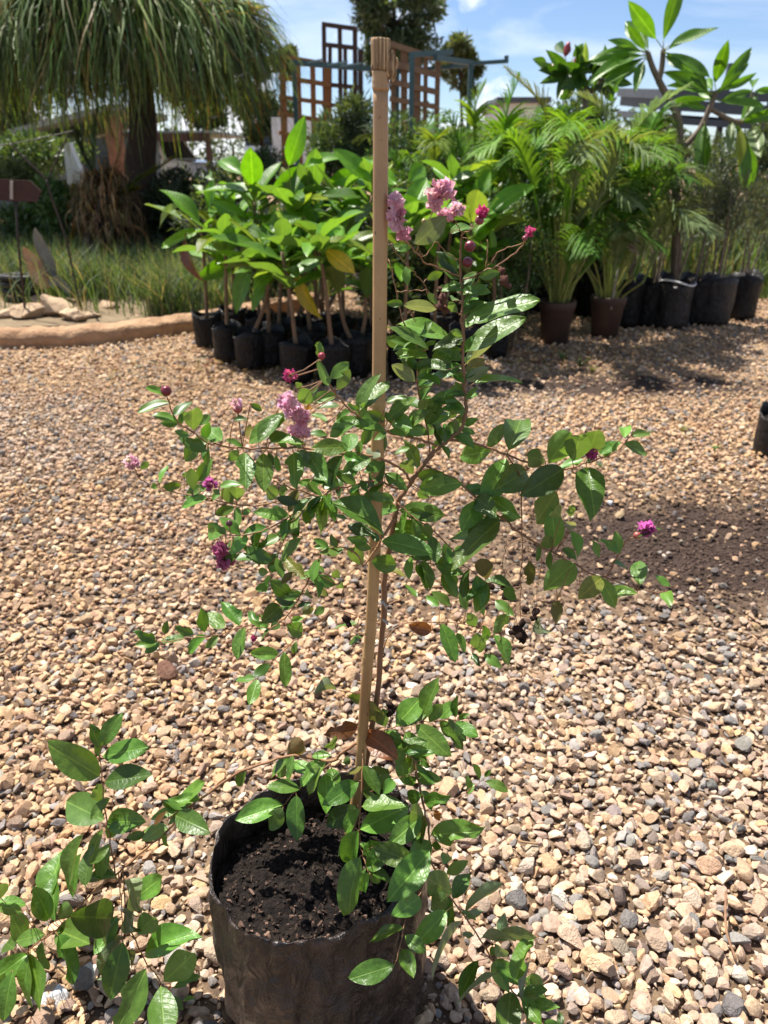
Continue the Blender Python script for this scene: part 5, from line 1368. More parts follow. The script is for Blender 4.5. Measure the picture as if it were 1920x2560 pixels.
# ------------------------------------------------------------------ nursery bags, shared meshes
def bag_mesh(name, r, h, seed, mat, sag=0.02):
    rd = random.Random(seed); na, nz = 26, 8; v = []; f = []
    ph = rd.random() * 6
    for j in range(nz + 1):
        t = j / nz
        for k in range(na):
            a = 2 * math.pi * k / na
            q = r * (0.97 + 0.06 * t + 0.035 * math.sin(3 * a + ph) * t + 0.02 * math.sin(7 * a + 9 * t + ph) + 0.015 * rd.uniform(-1, 1))
            if j == 0: q *= 0.92
            v.append((q * math.cos(a), q * math.sin(a), h * t + (sag * math.sin(2 * a + ph) + 0.006 * rd.uniform(-1, 1)) * t ** 4))
    for k in range(na):
        x, y, z = v[nz * na + k]; v.append((x * 0.965, y * 0.965, z - 0.002))
    for k in range(na):
        x, y, z = v[nz * na + k]; v.append((x * 0.93, y * 0.93, h * 0.84))
    for j in range(nz + 2):
        for k in range(na): f.append((j * na + k, j * na + (k + 1) % na, (j + 1) * na + (k + 1) % na, (j + 1) * na + k))
    f.append(tuple(range(na - 1, -1, -1)))
    return mesh_from(name, v, f, mat, True)
def disc_mesh(name, r, z, mat):
    v = [(0, 0, z)]; f = []
    for j in (1, 2, 3):
        for k in range(20):
            a = 2 * math.pi * k / 20; v.append((r * j / 3 * math.cos(a), r * j / 3 * math.sin(a), z + random.uniform(-0.006, 0.006)))
    for k in range(20): f.append((0, 1 + k, 1 + (k + 1) % 20))
    for j in (0, 1):
        for k in range(20): f.append((1 + j * 20 + k, 21 + j * 20 + k, 21 + j * 20 + (k + 1) % 20, 1 + j * 20 + (k + 1) % 20))
    return mesh_from(name, v, f, mat, True)
small_bags = [bag_mesh('grow_bag', 0.098, 0.235, s, M['bagdark']) for s in range(4)]
small_soil = disc_mesh('soil', 0.092, 0.195, M['soil'])
big_bags = [bag_mesh('grow_bag', 0.135, 0.36, 10 + s, M['bagdark' if s != 1 else 'bagdust'], 0.03) for s in range(3)]
big_soil = disc_mesh('soil', 0.127, 0.30, M['soil'])
def put_bag(t, big=False, k=None, s=1.0):
    me = random.choice(big_bags if big else small_bags) if k is None else (big_bags if big else small_bags)[k]
    o = bpy.data.objects.new('grow_bag', me); col.objects.link(o); o.parent = t; o.rotation_euler.z = random.uniform(0, 6.28); o.scale = (s, s, s)
    q = bpy.data.objects.new('soil', big_soil if big else small_soil); col.objects.link(q); q.parent = o
    return o

def leaf_matrix(bx, by, tx, ty, wpx, Y, ratio, away=None):
    base = P(bx, by, Y); t = depth(bx, by, Y)
    proj = math.hypot(tx - bx, ty - by) * t / FPX; wid = wpx * t / FPX
    Ln = max(proj * 1.05, wid / (ratio * 1.0)); view = ray(bx, by).normalized()
    ax0 = (CAM + ray(tx, ty) * t) - base
    tau = math.acos(min(1, ax0.length / Ln)); sgn = random.choice((-1, 1)) if away is None else away
    axis = ax0.normalized() * math.cos(tau) + view * (sgn * math.sin(tau))
    beta = math.acos(min(1.0, wid / (ratio * Ln)))
    n0 = (-view - axis * (-view).dot(axis)).normalized(); n1 = axis.cross(n0)
    cand = [n0 * math.cos(beta) + n1 * math.sin(beta), n0 * math.cos(beta) - n1 * math.sin(beta)]
    nn = max(cand, key=lambda q: q.z)
    return base, frame_matrix(base, axis, nn, Ln)

# ------------------------------------------------------------------ broad-leaved saplings in bags
big_leaf = [grid_leaf('leaf', M['bigleaf'], 4, 9, ratio=0.42, fold=f, curl=c, wave=w, seed=40 + s, twist=tw, power=1.05, tipw=0.8) for s, (f, c, w, tw) in enumerate(((0.15, 0.12, 0.012, 0.1), (0.25, 0.28, 0.02, -0.25), (0.1, 0.05, 0.02, 0.2), (0.2, 0.45, 0.015, 0.0)))]
SAP = [  # photo points up the stem (H zoom), depth
 ([(430, 1200), (415, 900), (395, 610)], 5.30), ([(560, 1290), (548, 950), (545, 650)], 4.86), ([(700, 1290), (800, 1060), (835, 800)], 4.66), ([(820, 1300), (815, 1000), (790, 660)], 4.72),
 ([(885, 1300), (900, 900), (880, 720)], 4.95), ([(1000, 1400), (960, 1040), (905, 740)], 4.38), ([(1090, 1310), (1050, 900), (1040, 700)], 4.78), ([(1230, 1400), (1180, 950), (1135, 690)], 4.32),
 ([(1370, 1400), (1290, 1150), (1250, 800)], 4.50), ([(1410, 1400), (1440, 1100), (1420, 800)], 4.62),
 ([(600, 1150), (590, 800), (560, 430)], 5.45), ([(760, 1150), (740, 800), (730, 420)], 5.25), ([(950, 1150), (960, 800), (970, 400)], 5.15), ([(1120, 1150), (1120, 800), (1100, 380)], 5.25), ([(1300, 1150), (1290, 800), (1290, 400)], 5.10), ([(1480, 1200), (1470, 800), (1480, 380)], 4.95)]
SAPS = [([(1010, 880), (1015, 740), (1020, 560)], 4.45), ([(1085, 860), (1090, 720), (1100, 540)], 4.62), ([(1160, 850), (1170, 720), (1180, 560)], 4.78), ([(1235, 830), (1235, 700), (1225, 560)], 5.0), ([(1110, 800), (1120, 650), (1140, 470)], 5.3)]
stems_px = [([rp('H', *q) for q in pts], Y) for pts, Y in SAP] + SAPS
TRACED = [(660,250,460,80,110),(720,320,710,145,140),(950,190,1010,0,120),(1060,200,1250,70,60),(840,330,1130,230,150),(470,270,430,450,60),(520,380,540,240,100),(750,360,500,300,50,'u'),(460,280,390,190,60,'u'),(400,370,335,270,45,'u'),(380,560,200,330,90),(270,540,10,380,40,'u'),(260,440,55,520,60,'l'),(390,590,140,700,60),(700,540,520,450,100),(1100,690,770,450,90),(1140,640,1080,390,110),(1150,620,1260,350,50,'l'),(850,690,880,520,110,'u'),(790,640,660,570,80,'u'),(850,710,590,770,70,'l'),(720,790,590,1110,100),(800,960,700,1080,60),(860,800,740,960,110),(600,800,430,880,110),(1180,720,1380,880,110,'y'),(1010,830,1020,1160,60,'y'),(1480,300,1270,90,100),(1480,180,1470,50,120),(1480,430,1370,540,70,'u'),(1200,300,1400,230,100),(1090,380,1200,260,90),(290,620,310,950,40,'b'),(640,560,760,480,60),(1000,470,1090,400,60),(1300,560,1340,420,60),(1250,520,1420,470,70),(930,600,1080,560,60),(560,540,470,400,50),(880,560,940,430,60),(1330,700,1480,600,80,'u'),(1400,820,1300,640,70)]
TR2 = [('G',1010,450,1295,165,150),('G',330,170,520,0,150),('G',860,340,1000,110,120),('G',120,330,320,130,90),('G',780,330,900,130,80),('G',500,480,300,310,120),('G',330,560,180,420,90),('G',480,430,270,310,80),('G',560,620,380,420,70),('G',1010,560,1050,760,60),('G',700,160,880,100,60,'u'),('G',240,200,60,60,120),('G',180,260,20,280,90,'u'),('G',640,330,800,220,70)]
bl_items = [(*rp('H', e[0], e[1]), *rp('H', e[2], e[3]), e[4] / 2.552, e[5] if len(e) > 5 else 'g') for e in TRACED] + [(*rp(e[0], e[1], e[2]), *rp(e[0], e[3], e[4]), e[5] / 3.318, e[6] if len(e) > 6 else 'g') for e in TR2]
BLC = {'g': (0.135, 0.31, 0.018), 'l': (0.26, 0.34, 0.03), 'u': (0.20, 0.29, 0.12), 'y': (0.55, 0.40, 0.03), 'b': (0.17, 0.05, 0.02)}
GLAB = 'broad-leaved green sapling in a small black grow bag, one of the crowded group'
saps = []
for i, (pts, Y) in enumerate(stems_px):
    W = [P(x, y, Y) for x, y in pts]
    base = Vector((W[0].x, Y, 0.0))
    lab = {0: 'broad-leaved sapling at the end of the kerb with a hanging brown leaf', 1: 'second broad-leaved sapling from the kerb in the front row', 2: 'third broad-leaved sapling from the kerb, its stem leaning sideways', 5: 'broad-leaved sapling with a curved stem just before the yellow-leaved one', 7: 'broad-leaved sapling with one large yellow leaf beside the bamboo stake'}.get(i, GLAB)
    t = thing('nursery_sapling', lab, 'potted plant', base, 'broad-leaved saplings in black bags')
    put_bag(t)
    st = smooth_path([base + Vector((0, 0, 0.17))] + W[1:], 5)
    mb = MB(); mb.tube(st, [0.0135 - 0.005 * k / (len(st) - 1) for k in range(len(st))], 8); so = ob('stem', mb.mesh('stem', M['palebark'], True), t)
    saps.append((t, so, st, Y, i))
    random.seed(900 + i)
    tip = st[-1]
    for k in range(17 if i > 0 else 6):
        a = k * 2.4 + random.uniform(-0.4, 0.4); el = random.uniform(0.05, 1.15)
        j = len(st) - 1 - random.choice((0, 0, 0, 1, 1, 2, 3, 4)); b = st[j]
        d = Vector((math.cos(a) * math.cos(el), math.sin(a) * math.cos(el), math.sin(el)))
        nn = Vector((-math.cos(a) * math.sin(el), -math.sin(a) * math.sin(el), math.cos(el))) + Vector(unit(1)[0]) * 0.45
        Ln = random.uniform(0.14, 0.32)
        c = np.array(BLC[random.choice('gggggggl')]) * random.uniform(0.45, 1.2)
        place_child('leaf', random.choice(big_leaf), so, frame_matrix(b + d * 0.015, d, nn, Ln), c)
for bx, by, tx, ty, w, kind in bl_items:
    best = None
    for (t, so, st, Y, i) in saps:
        q = [to_px(p) for p in st]; dd = [math.hypot(a[0] - bx, a[1] - by) for a in q]; k = int(np.argmin(dd))
        if best is None or dd[k] < best[0]: best = (dd[k], so, st, Y, k)
    dd, so, st, Y, k = best
    Yl = Y - (0.12 if dd > 20 else 0.04)
    base, mw = leaf_matrix(bx, by, tx, ty, w, Yl, 0.42)
    c = np.array(BLC[kind]) * random.uniform(0.85, 1.15)
    lo = place_child('leaf', random.choice(big_leaf), so, mw, c)
    if kind == 'y': lo['label'] = 'yellowed leaf'
    if kind == 'b': lo['label'] = 'dead brown hanging leaf'
    if dd > 6:
        mb = MB(); mb.tube(smooth_path([st[k], (st[k] + base) / 2 + Vector((0, 0, -0.01)), base], 3), 0.003, 5)
        ob('leaf_stalk', mb.mesh('leaf_stalk', M['cane'], True), so)

# ------------------------------------------------------------------ areca palms
def pot_mesh(r0, r1, h, mat):
    v = []; f = []; na = 28
    prof = [(r0 * 0.9, 0), (r0, 0.004), (r0 + (r1 - r0) * 0.78, h * 0.78), (r1 * 0.99, h * 0.80), (r1 * 1.03, h * 0.82), (r1 * 1.05, h * 0.97), (r1 * 1.02, h), (r1 * 0.93, h), (r1 * 0.90, h * 0.85)]
    for r, z in prof:
        for k in range(na):
            a = 2 * math.pi * k / na; v.append((r * math.cos(a), r * math.sin(a), z))
    for j in range(len(prof) - 1):
        for k in range(na): f.append((j * na + k, j * na + (k + 1) % na, (j + 1) * na + (k + 1) % na, (j + 1) * na + k))
    f.append(tuple(range(na - 1, -1, -1)))
    return mesh_from('pot', v, f, mat, True)
pot_me = pot_mesh(0.095, 0.125, 0.30, M['terracotta'])
pot_soil = disc_mesh('soil', 0.112, 0.262, M['soil'])
def areca(label, px, Y, height, nfr, seed, pot=True, bright=1.0, spread=0.75, group=None, extra=()):
    random.seed(seed)
    base = Vector((P(px, 800, Y).x, Y, 0)); t = thing('areca_palm', label, 'potted plant', base, group)
    if pot:
        o = bpy.data.objects.new('pot', pot_me); col.objects.link(o); o.parent = t
        q = bpy.data.objects.new('soil', pot_soil); col.objects.link(q); q.parent = o
    else: put_bag(t, True)
    z0 = 0.24
    for k in range(nfr):
        a = random.uniform(0, 6.28); inner = random.random()
        r = 0.07 * random.random(); b = base + Vector((r * math.cos(a), r * math.sin(a), z0))
        hs = height * random.choice((random.uniform(0.10, 0.30), random.uniform(0.28, 0.58), random.uniform(0.30, 0.60))); le = random.uniform(0.05, 0.26) * spread
        e = b + Vector((math.cos(a) * le, math.sin(a) * le, hs))
        mb = MB(); mb.tube(smooth_path([b, b.lerp(e, 0.5) + Vector((math.cos(a) * -0.02, math.sin(a) * -0.02, 0)), e], 4), [0.009 - 0.0005 * i for i in range(9)], 6)
        so = ob('cane', mb.mesh('cane', M['cane'], True), t)
        fl = height * random.uniform(0.42, 0.68); out_ = spread * random.uniform(0.25, 0.85); up = math.sqrt(max(0.05, 1 - out_ * out_))
        d = Vector((math.cos(a), math.sin(a), 0))
        p1 = e + d * fl * out_ * 0.3 + Vector((0, 0, fl * up * 0.48)); p2 = e + d * fl * out_ * 0.7 + Vector((0, 0, fl * up * 0.78)); p3 = e + d * fl * out_ * 1.25 + Vector((0, 0, fl * (up * 0.85 - 0.28 * out_)))
        hue = random.choice(((0.10, 0.23, 0.020), (0.13, 0.26, 0.022), (0.075, 0.17, 0.022), (0.17, 0.24, 0.03), (0.16, 0.21, 0.09)))
        ob('frond', frond_mesh('frond', [e, p1, p2, p3], fl * 0.40, np.array(hue) * bright, 36, 0.60, 0.45, 0.0080), so)
    for pts, dY, c in extra:
        W = [P(x, y, Y + dY) for x, y in pts]
        mb = MB(); mb.tube(smooth_path([base + Vector((0, 0, z0)), (base + W[0]) / 2 + Vector((0, 0, 0.15)), W[0]], 4), 0.008, 6); so = ob('cane', mb.mesh('cane', M['cane'], True), t)
        ob('frond', frond_mesh('frond', W, 0.26, c, 30, 0.6, 0.4, 0.009), so)
areca('potted areca palm in a brown pot with a long frond arching towards the frangipani', 1390, 5.42, 1.28, 32, 31, True, 1.25, 0.9, None,
      (([(1480, 560), (1430, 450), (1480, 400), (1560, 345), (1660, 350)], -0.1, (0.20, 0.34, 0.03)), ([(1380, 400), (1370, 320), (1345, 250), (1265, 172)], 0.0, (0.24, 0.24, 0.04)), ([(1270, 420), (1262, 350), (1270, 270), (1300, 190)], 0.1, (0.15, 0.33, 0.02))))
areca('potted areca palm in a brown pot holding the grey plant label', 1515, 5.62, 1.2, 26, 32, True, 1.25, 0.78, None,
      (([(1535, 420), (1520, 330), (1500, 270), (1440, 235)], 0.1, (0.26, 0.32, 0.20)), ([(1560, 430), (1590, 330), (1640, 270), (1720, 215)], 0.0, (0.20, 0.30, 0.06)), ([(1600, 560), (1590, 500), (1620, 470), (1655, 530)], -0.1, (0.20, 0.30, 0.06))))
areca('bagged areca palm behind the tall pink flower heads', 1075, 6.35, 1.2, 22, 33, False, 1.1, 0.95)
areca('bagged areca palm between the green steel frame and the flowers', 1200, 6.15, 1.22, 22, 34, False, 1.15, 0.95, None, (([(1190, 380), (1185, 330), (1190, 260), (1215, 205)], 0.0, (0.19, 0.30, 0.03)),))
areca('bagged areca palm close behind the bamboo stake and flowers', 1000, 6.9, 1.15, 14, 36, False, 0.95, 0.95)
areca('tall bagged areca palm in front of the white cottage', 1335, 6.7, 1.3, 15, 37, False, 1.05, 0.9)
areca('bagged areca palm wedged behind the two potted palms', 1470, 6.5, 1.25, 13, 35, False, 0.95, 0.9)

# plant label in the second pot
pl = P(1532, 742, 5.50); lb = thing('plant_label', 'grey printed plant label on a stick in the brown pot', 'label', (pl.x, 5.5, 0.24))
mb = MB(); mb.tube([(pl.x, 5.5, 0.22), P(1536, 720, 5.5), P(1552, 640, 5.5), P(1560, 588, 5.5)], 0.007, 8); ob('stick', mb.mesh('stick', M['slate'], True), lb)
q = [P(x, y, 5.488) for x, y in ((1557, 590), (1597, 632), (1609, 606), (1570, 585))]
q = [P(1556, 612, 5.488), P(1596, 640, 5.488), P(1609, 604, 5.488), P(1568, 583, 5.488)]
mb = MB(); mb.add(q + [p + Vector((0, 0.006, 0)) for p in q], [(0, 1, 2, 3), (7, 6, 5, 4), (0, 4, 5, 1), (1, 5, 6, 2), (2, 6, 7, 3), (3, 7, 4, 0)]); ob('plate', mb.mesh('plate', M['slate']), lb)
for k in range(3):
    u = 0.25 + 0.25 * k; a = q[3].lerp(q[0], u); b = q[2].lerp(q[1], u)
    mb = MB(); mb.bar(a.lerp(b, 0.15) + Vector((0, -0.003, 0)), a.lerp(b, 0.85 - 0.2 * (k == 2)) + Vector((0, -0.003, 0)), 0.002, 0.010, (0.2, 0, 1)); ob('print_line', mb.mesh('print_line', M['ink']), lb)

# ------------------------------------------------------------------ frangipani trees
fl_leaf = [grid_leaf('leaf', M['bigleaf'], 4, 9, ratio=0.27, fold=f, curl=c, wave=0.012, seed=60 + s, twist=tw, power=1.15, tipw=0.85) for s, (f, c, tw) in enumerate(((0.2, 0.1, 0.1), (0.3, 0.3, -0.2), (0.15, 0.0, 0.2)))]
YF = 6.2
fb = Vector((P(1690, 700, YF).x, YF, 0)); frang = thing('frangipani', 'frangipani with bare forked grey trunk and long leaf whorls in a black bag', 'potted plant', fb)
put_bag(frang, True, 0)
def stem_px(pts, r0, r1, parent, Y, first=None):
    W = [P(*rp('K', x, y), Y) for x, y in pts]
    if first is not None: W = [first] + W
    sp = smooth_path(W, 5); mb = MB(); mb.tube(sp, [r0 + (r1 - r0) * i / (len(sp) - 1) for i in range(len(sp))], 9)
    return ob('branch', mb.mesh('branch', M['greystem'], True), parent), sp
limbs = [stem_px([(955, 1700), (950, 1413), (940, 1180)], 0.034, 0.030, frang, YF, fb + Vector((0, 0, 0.25))), stem_px([(940, 1180), (985, 1060), (965, 900), (885, 740), (820, 620)], 0.028, 0.024, frang, YF),
         stem_px([(820, 620), (770, 510), (735, 400)], 0.022, 0.018, frang, YF), stem_px([(820, 620), (845, 510), (855, 380)], 0.022, 0.018, frang, YF), stem_px([(945, 1180), (1010, 1130), (1130, 1000), (1210, 830), (1260, 700)], 0.024, 0.018, frang, YF),
         stem_px([(1210, 830), (1330, 900), (1430, 940), (1480, 930)], 0.018, 0.014, frang, YF)]
KL = [(690,400,440,290,60),(690,340,545,140,100),(800,300,635,80,120),(700,420,270,520,80),(710,440,360,650,80),(700,450,480,610,50),(700,470,640,660,80),(720,390,600,220,70),(740,380,680,220,50),(855,310,950,0,110),(890,380,1250,150,90),(900,350,1220,235,60),(870,400,1090,560,80),(900,410,1210,560,80),(870,430,1000,520,60),(700,400,300,430,60),(690,430,330,480,70),(650,380,420,370,60),
      (1250,640,1310,440,100),(1290,680,1480,450,90),(1320,650,1480,510,60),(1220,720,870,530,90),(1200,700,1050,480,70),(1200,720,930,600,70),(1200,760,920,790,80),(1180,960,1140,1370,115),(1170,950,1100,1300,90),(1290,780,1500,700,60),(1300,780,1600,790,60),(1540,680,1570,490,80),(1410,960,1580,1430,115),(1430,960,1500,1400,100),(1540,960,1600,1190,110,'u'),(1380,930,1360,1140,70,'u'),(1450,940,1659,880,80),(1450,920,1659,800,60),(1330,690,1470,620,60),(1230,760,1100,660,60),(1430,960,1480,1250,70,'l'),(1450,930,1600,700,70),(1230,700,1180,560,60),(1260,720,1400,600,60),(1560,700,1659,690,50),(1000,790,1170,830,50)]
def add_fl(items, limbs, Y, cols, ratio=0.27):
    for e in items:
        bx, by = rp('K', e[0], e[1]); tx, ty = rp('K', e[2], e[3])
        best = min(((math.hypot(*(np.array(to_px(p)[:2]) - (bx, by))), o, p) for o, sp in limbs for p in sp), key=lambda q: q[0])
        base, mw = leaf_matrix(bx, by, tx, ty, 1.0 * e[4] / 3.072, Y - random.uniform(0.0, 0.08), ratio)
        c = np.array(cols[e[5] if len(e) > 5 else 'g']) * random.uniform(0.75, 1.15)
        place_child('leaf', random.choice(fl_leaf), best[1], mw, c)
        if best[0] > 4:
            mb = MB(); mb.tube([best[2], (best[2] + base) / 2, base], 0.0035, 5); ob('leaf_stalk', mb.mesh('leaf_stalk', M['cane'], True), best[1])
FLC = {'g': (0.10, 0.225, 0.02), 'l': (0.30, 0.36, 0.04), 'u': (0.20, 0.28, 0.12)}
add_fl(KL, limbs, YF, FLC)
# second frangipani, crown just left of the first
YG = 6.9
gb = Vector((P(1470, 700, YG).x, YG, 0)); fr2 = thing('frangipani', 'bushy frangipani with crowded dark leaves and red flower buds behind the potted palms', 'potted plant', gb)
put_bag(fr2, True, 2)
l2 = [stem_px([(260, 1200), (260, 900), (250, 740)], 0.03, 0.022, fr2, YG, gb + Vector((0, 0, 0.25))), stem_px([(250, 740), (180, 640), (120, 560)], 0.02, 0.015, fr2, YG), stem_px([(250, 740), (330, 660), (400, 600)], 0.02, 0.015, fr2, YG), stem_px([(250, 740), (260, 640), (240, 560)], 0.018, 0.014, fr2, YG)]
K2 = [(100,420,10,290,80),(130,520,120,400,80,'l'),(160,440,210,370,50),(240,560,250,410,70,'u'),(130,560,-110,500,70),(130,570,-60,620,70),(240,570,200,690,80),(390,600,300,470,70),(400,600,560,560,80),(400,620,520,720,80),(390,620,460,760,80),(250,560,330,480,60),(120,570,60,690,80),(240,600,140,640,90),(400,590,480,490,60),(330,640,250,600,70),(300,660,380,760,80),(200,640,90,740,80),(260,700,330,780,80),(-40,480,-130,460,60),(400,610,580,640,70),(120,550,30,430,60),(250,570,290,460,50)]
for _ in range(26):
    hx, hy = random.choice(((120, 560), (400, 600), (240, 560), (320, 660), (170, 650))); a_ = random.uniform(-3.0, 0.6); K2.append((hx, hy, hx + 150 * math.cos(a_), hy + 130 * math.sin(a_), random.uniform(45, 85)))
add_fl(K2, l2, YG, {'g': (0.055, 0.125, 0.02), 'l': (0.40, 0.38, 0.06), 'u': (0.17, 0.24, 0.11)})
for x, y in ((70, 490), (190, 490), (120, 380), (10, 540)):
    px, py = rp('K', x, y); o = bpy.data.objects.new('flower_bud', lump_mesh('flower_bud', M['bud'], x, 0.3, 2)); col.objects.link(o); o.parent = fr2
    o.location = P(px, py, YG - 0.05) - gb; o.scale = (0.03, 0.03, 0.045); o.color = (0.30, 0.03, 0.04, 1)

# ------------------------------------------------------------------ row of grey shrubs in black bags on the right
random.seed(77)
GREY = [(1600, 815, 6.35, 470, 45, 120, True, 0, 'dark-stemmed grey shrub in a tall black bag beside the brown pot'), (1662, 812, 6.55, 520, 40, 80, True, 2, 'thin grey shrub in the black bag behind the frangipani trunk'), (1725, 818, 6.30, 500, 55, 100, True, 1, 'grey shrub in the dusty bag with a white folded rim'),
        (1783, 808, 6.60, 505, 45, 95, True, 0, 'grey-leaved shrub in a black bag right of the dusty bag'), (1835, 810, 6.45, 500, 55, 100, True, 1, 'silvery upright shrub in the second dusty grey bag'), (1900, 797, 6.75, 510, 60, 100, True, 2, 'silvery shrub in the last black bag of the row')]
for px, pby, Y, cy_, rx, rz, big, k, lab in GREY:
    g0 = PG(px, pby); Yg = g0.y
    t = bush('grey_shrub', lab, 'potted plant', px, cy_, Yg, rx, rz, (0.105, 0.115, 0.085), 0.038, 1700, 0, 'grey shrubs in black bags', 0.22, 10, 1.2)
    put_bag(t, True, k)
    base = Vector(t.location)
    for s in range(4):
        a = random.uniform(0, 6.28); e = P(px + random.uniform(-0.6, 0.6) * rx, cy_ + random.uniform(-0.3, 0.5) * rz, Yg + random.uniform(-0.1, 0.1))
        b = base + Vector((0.04 * math.cos(a), 0.04 * math.sin(a), 0.27)); mb = MB(); mb.tube(smooth_path([b, b.lerp(e, 0.5) + Vector((random.uniform(-.03, .03), 0, 0)), e], 4), [0.010 - 0.0008 * i for i in range(9)], 6); ob('stem', mb.mesh('stem', M['greystem'], True), t)
    if k == 1 and px < 1800:
        mb = MB(); mb.tube([base + Vector((0.138 * math.cos(a), 0.138 * math.sin(a), 0.352 + 0.02 * math.sin(2 * a))) for a in np.linspace(math.pi * 1.05, math.pi * 1.95, 18)], 0.007, 6); ob('folded_rim', mb.mesh('folded_rim', M['white'], True), t)
# black bag cut by the right edge of the picture
be = PG(1945, 1135); t = thing('empty_bag', 'single black grow bag standing alone on the open gravel', 'bag', (be.x - 0.03, be.y, 0))
o = bpy.data.objects.new('bag_wall', bag_mesh('bag_wall', 0.085, 0.20, 33, M['bagdust'])); col.objects.link(o); o.parent = t
q_ = bpy.data.objects.new('soil', disc_mesh('soil', 0.08, 0.165, M['soil'])); col.objects.link(q_); q_.parent = t
# weeds and fallen litter on the gravel
for i, (px, py, s, c, lab) in enumerate(((1705, 1085, 0.05, (0.22, 0.20, 0.07), 'brown dried grass tuft on the gravel near the lone bag'), (1620, 1090, 0.03, (0.08, 0.20, 0.04), 'tiny green weed on the gravel between two others'), (1785, 1130, 0.04, (0.07, 0.20, 0.04), 'green weed seedling on the gravel closest to the lone bag'), (1500, 1175, 0.035, (0.09, 0.17, 0.06), 'small weed on the gravel farthest from the lone bag'), (1450, 925, 0.10, (0.10, 0.17, 0.05), 'grass tuft at the foot of the brown pot'), (1480, 935, 0.06, (0.22, 0.24, 0.09), 'pale grass tuft in front of the brown pots'), (1405, 905, 0.08, (0.10, 0.16, 0.05), 'grass blades growing in the shade of the pots'))):
    g0 = PG(px, py); n = 26
    az = rng.uniform(0, 6.28, n); K = 4; tt = np.linspace(0, 1, K)[None]
    ln = s * rng.uniform(0.6, 1.3, n)
    paths = np.zeros((n, K, 3)); paths[:, :, 0] = g0.x + np.cos(az)[:, None] * ln[:, None] * 0.6 * tt ** 1.5; paths[:, :, 1] = g0.y + np.sin(az)[:, None] * ln[:, None] * 0.6 * tt ** 1.5; paths[:, :, 2] = 0.004 + ln[:, None] * (tt - 0.3 * tt ** 2)
    V, F = ribbons(paths, np.stack([-np.sin(az), np.cos(az), 0 * az], 1), s * 0.07 * (1 - 0.8 * tt) * np.ones((n, 1)))
    tag(ob('weed', mesh_np('weed', V, F, M['grassy'], True, np.repeat(vary(c, n, 0.2), 2 * K, 0))), lab, 'weed')
twl = [((330, 955), (720, 978), 'long pale twig lying on the gravel before the saplings'), ((430, 1000), (560, 990), 'short dry twig on the gravel left of the sapling bags'), ((1370, 905), (1480, 915), 'dry stick lying on the gravel in front of the brown pots'), ((1300, 2090), (1345, 2110), 'little broken twig on the gravel right of the grow bag'), ((1815, 2230), (1840, 2400), 'thin dark brown twig lying across the gravel stones'), ((1310, 1690), (1345, 1685), 'white splinter of wood on the gravel')]
for a, b, lab in twl:
    A = PG(*a, 0.022); B = PG(*b, 0.022); mid = (A + B) / 2 + Vector((random.uniform(-.02, .02), random.uniform(-.03, .03), 0.01))
    r_t = 0.0022 * max(1, A.y / 1.5) ** 0.5
    mb = MB(); mb.tube(smooth_path([A, mid, B], 6), r_t, 6); tag(ob('fallen_twig', mb.mesh('fallen_twig', M['deadwood'] if 'brown' not in lab else M['bark'], True)), lab, 'twig')
# dead leaf litter near the sapling bags (countless)
n = 420; lx = rng.normal(0, 0.35, n); ly = rng.normal(0, 0.28, n)
g0 = PG(500, 925); g1 = PG(1430, 895)
w_ = rng.random(n) < 0.7
pos = np.stack([np.where(w_, g0.x, g1.x) + lx, np.where(w_, g0.y, g1.y) + ly, np.full(n, 0.026)], 1)
V, F = fold_leaves(pos, unit(n) * np.array([1, 1, 0.15]), unit(n) * 0.4 + np.array([[0, 0, 1]]), rng.uniform(0.03, 0.10, n), rng.uniform(0.012, 0.03, n))
tag(ob('leaf_litter', mesh_np('leaf_litter', V, F, M['grassy'], False, np.repeat(vary((0.24, 0.14, 0.075), n, 0.35), 4, 0))), 'brown leaf litter on the gravel round the sapling bags', 'leaf litter', kind='stuff')

# ------------------------------------------------------------------ timber trellises and green steel frame
def trellis(label, bars, mat, Y, dY=0.0, x_ref=800, foot=None, thick=0.035):
    """bars: list of (x0,y0,x1,y1,width px) in photo pixels; depth Y varies with x by dY per 100 px"""
    yy_ = lambda x: Y + dY * (x - x_ref) / 100
    b0 = P(bars[0][2], bars[0][3], yy_(bars[0][2]))
    t = thing('trellis', label, 'trellis', (b0.x, b0.y, 0))
    for i, (x0, y0, x1, y1, w) in enumerate(bars):
        vert = abs(x1 - x0) < abs(y1 - y0)
        a = P(x0, y0, yy_(x0) + (0.0 if vert else -thick * 1.05)); b = P(x1, y1, yy_(x1) + (0.0 if vert else -thick * 1.05))
        if vert and foot and i in foot: b = Vector((b.x, b.y, 0.0))
        mb = MB(); mb.bar(a, b, w * yy_(x0) * 0.93 / FPX, thick, (0, 1, 0)); ob('upright' if vert else 'rail', mb.mesh('slat', mat), t)
    return t
z1 = lambda x, y: (680 + x / 5.925, 40 + y / 5.925)
z2 = lambda x, y: (940 + x / 4.608, 60 + y / 4.608)
def bars_of(f, lst): return [(*f(a, b), *f(c, d), w) for a, b, c, d, w in lst]
trellis('orange-brown timber trellis panel beside the shaggy palm', bars_of(z1, [(150, 580, 145, 1800, 15), (385, 640, 385, 1800, 11), (600, 680, 600, 1800, 12), (815, 720, 815, 1800, 16), (100, 585, 860, 720, 8), (100, 905, 860, 1020, 10), (100, 1195, 860, 1300, 9), (100, 1440, 860, 1570, 10), (100, 1730, 860, 1860, 9)]), M['timber_o'], 12.0, 0.2, 700, (0, 1, 2, 3))
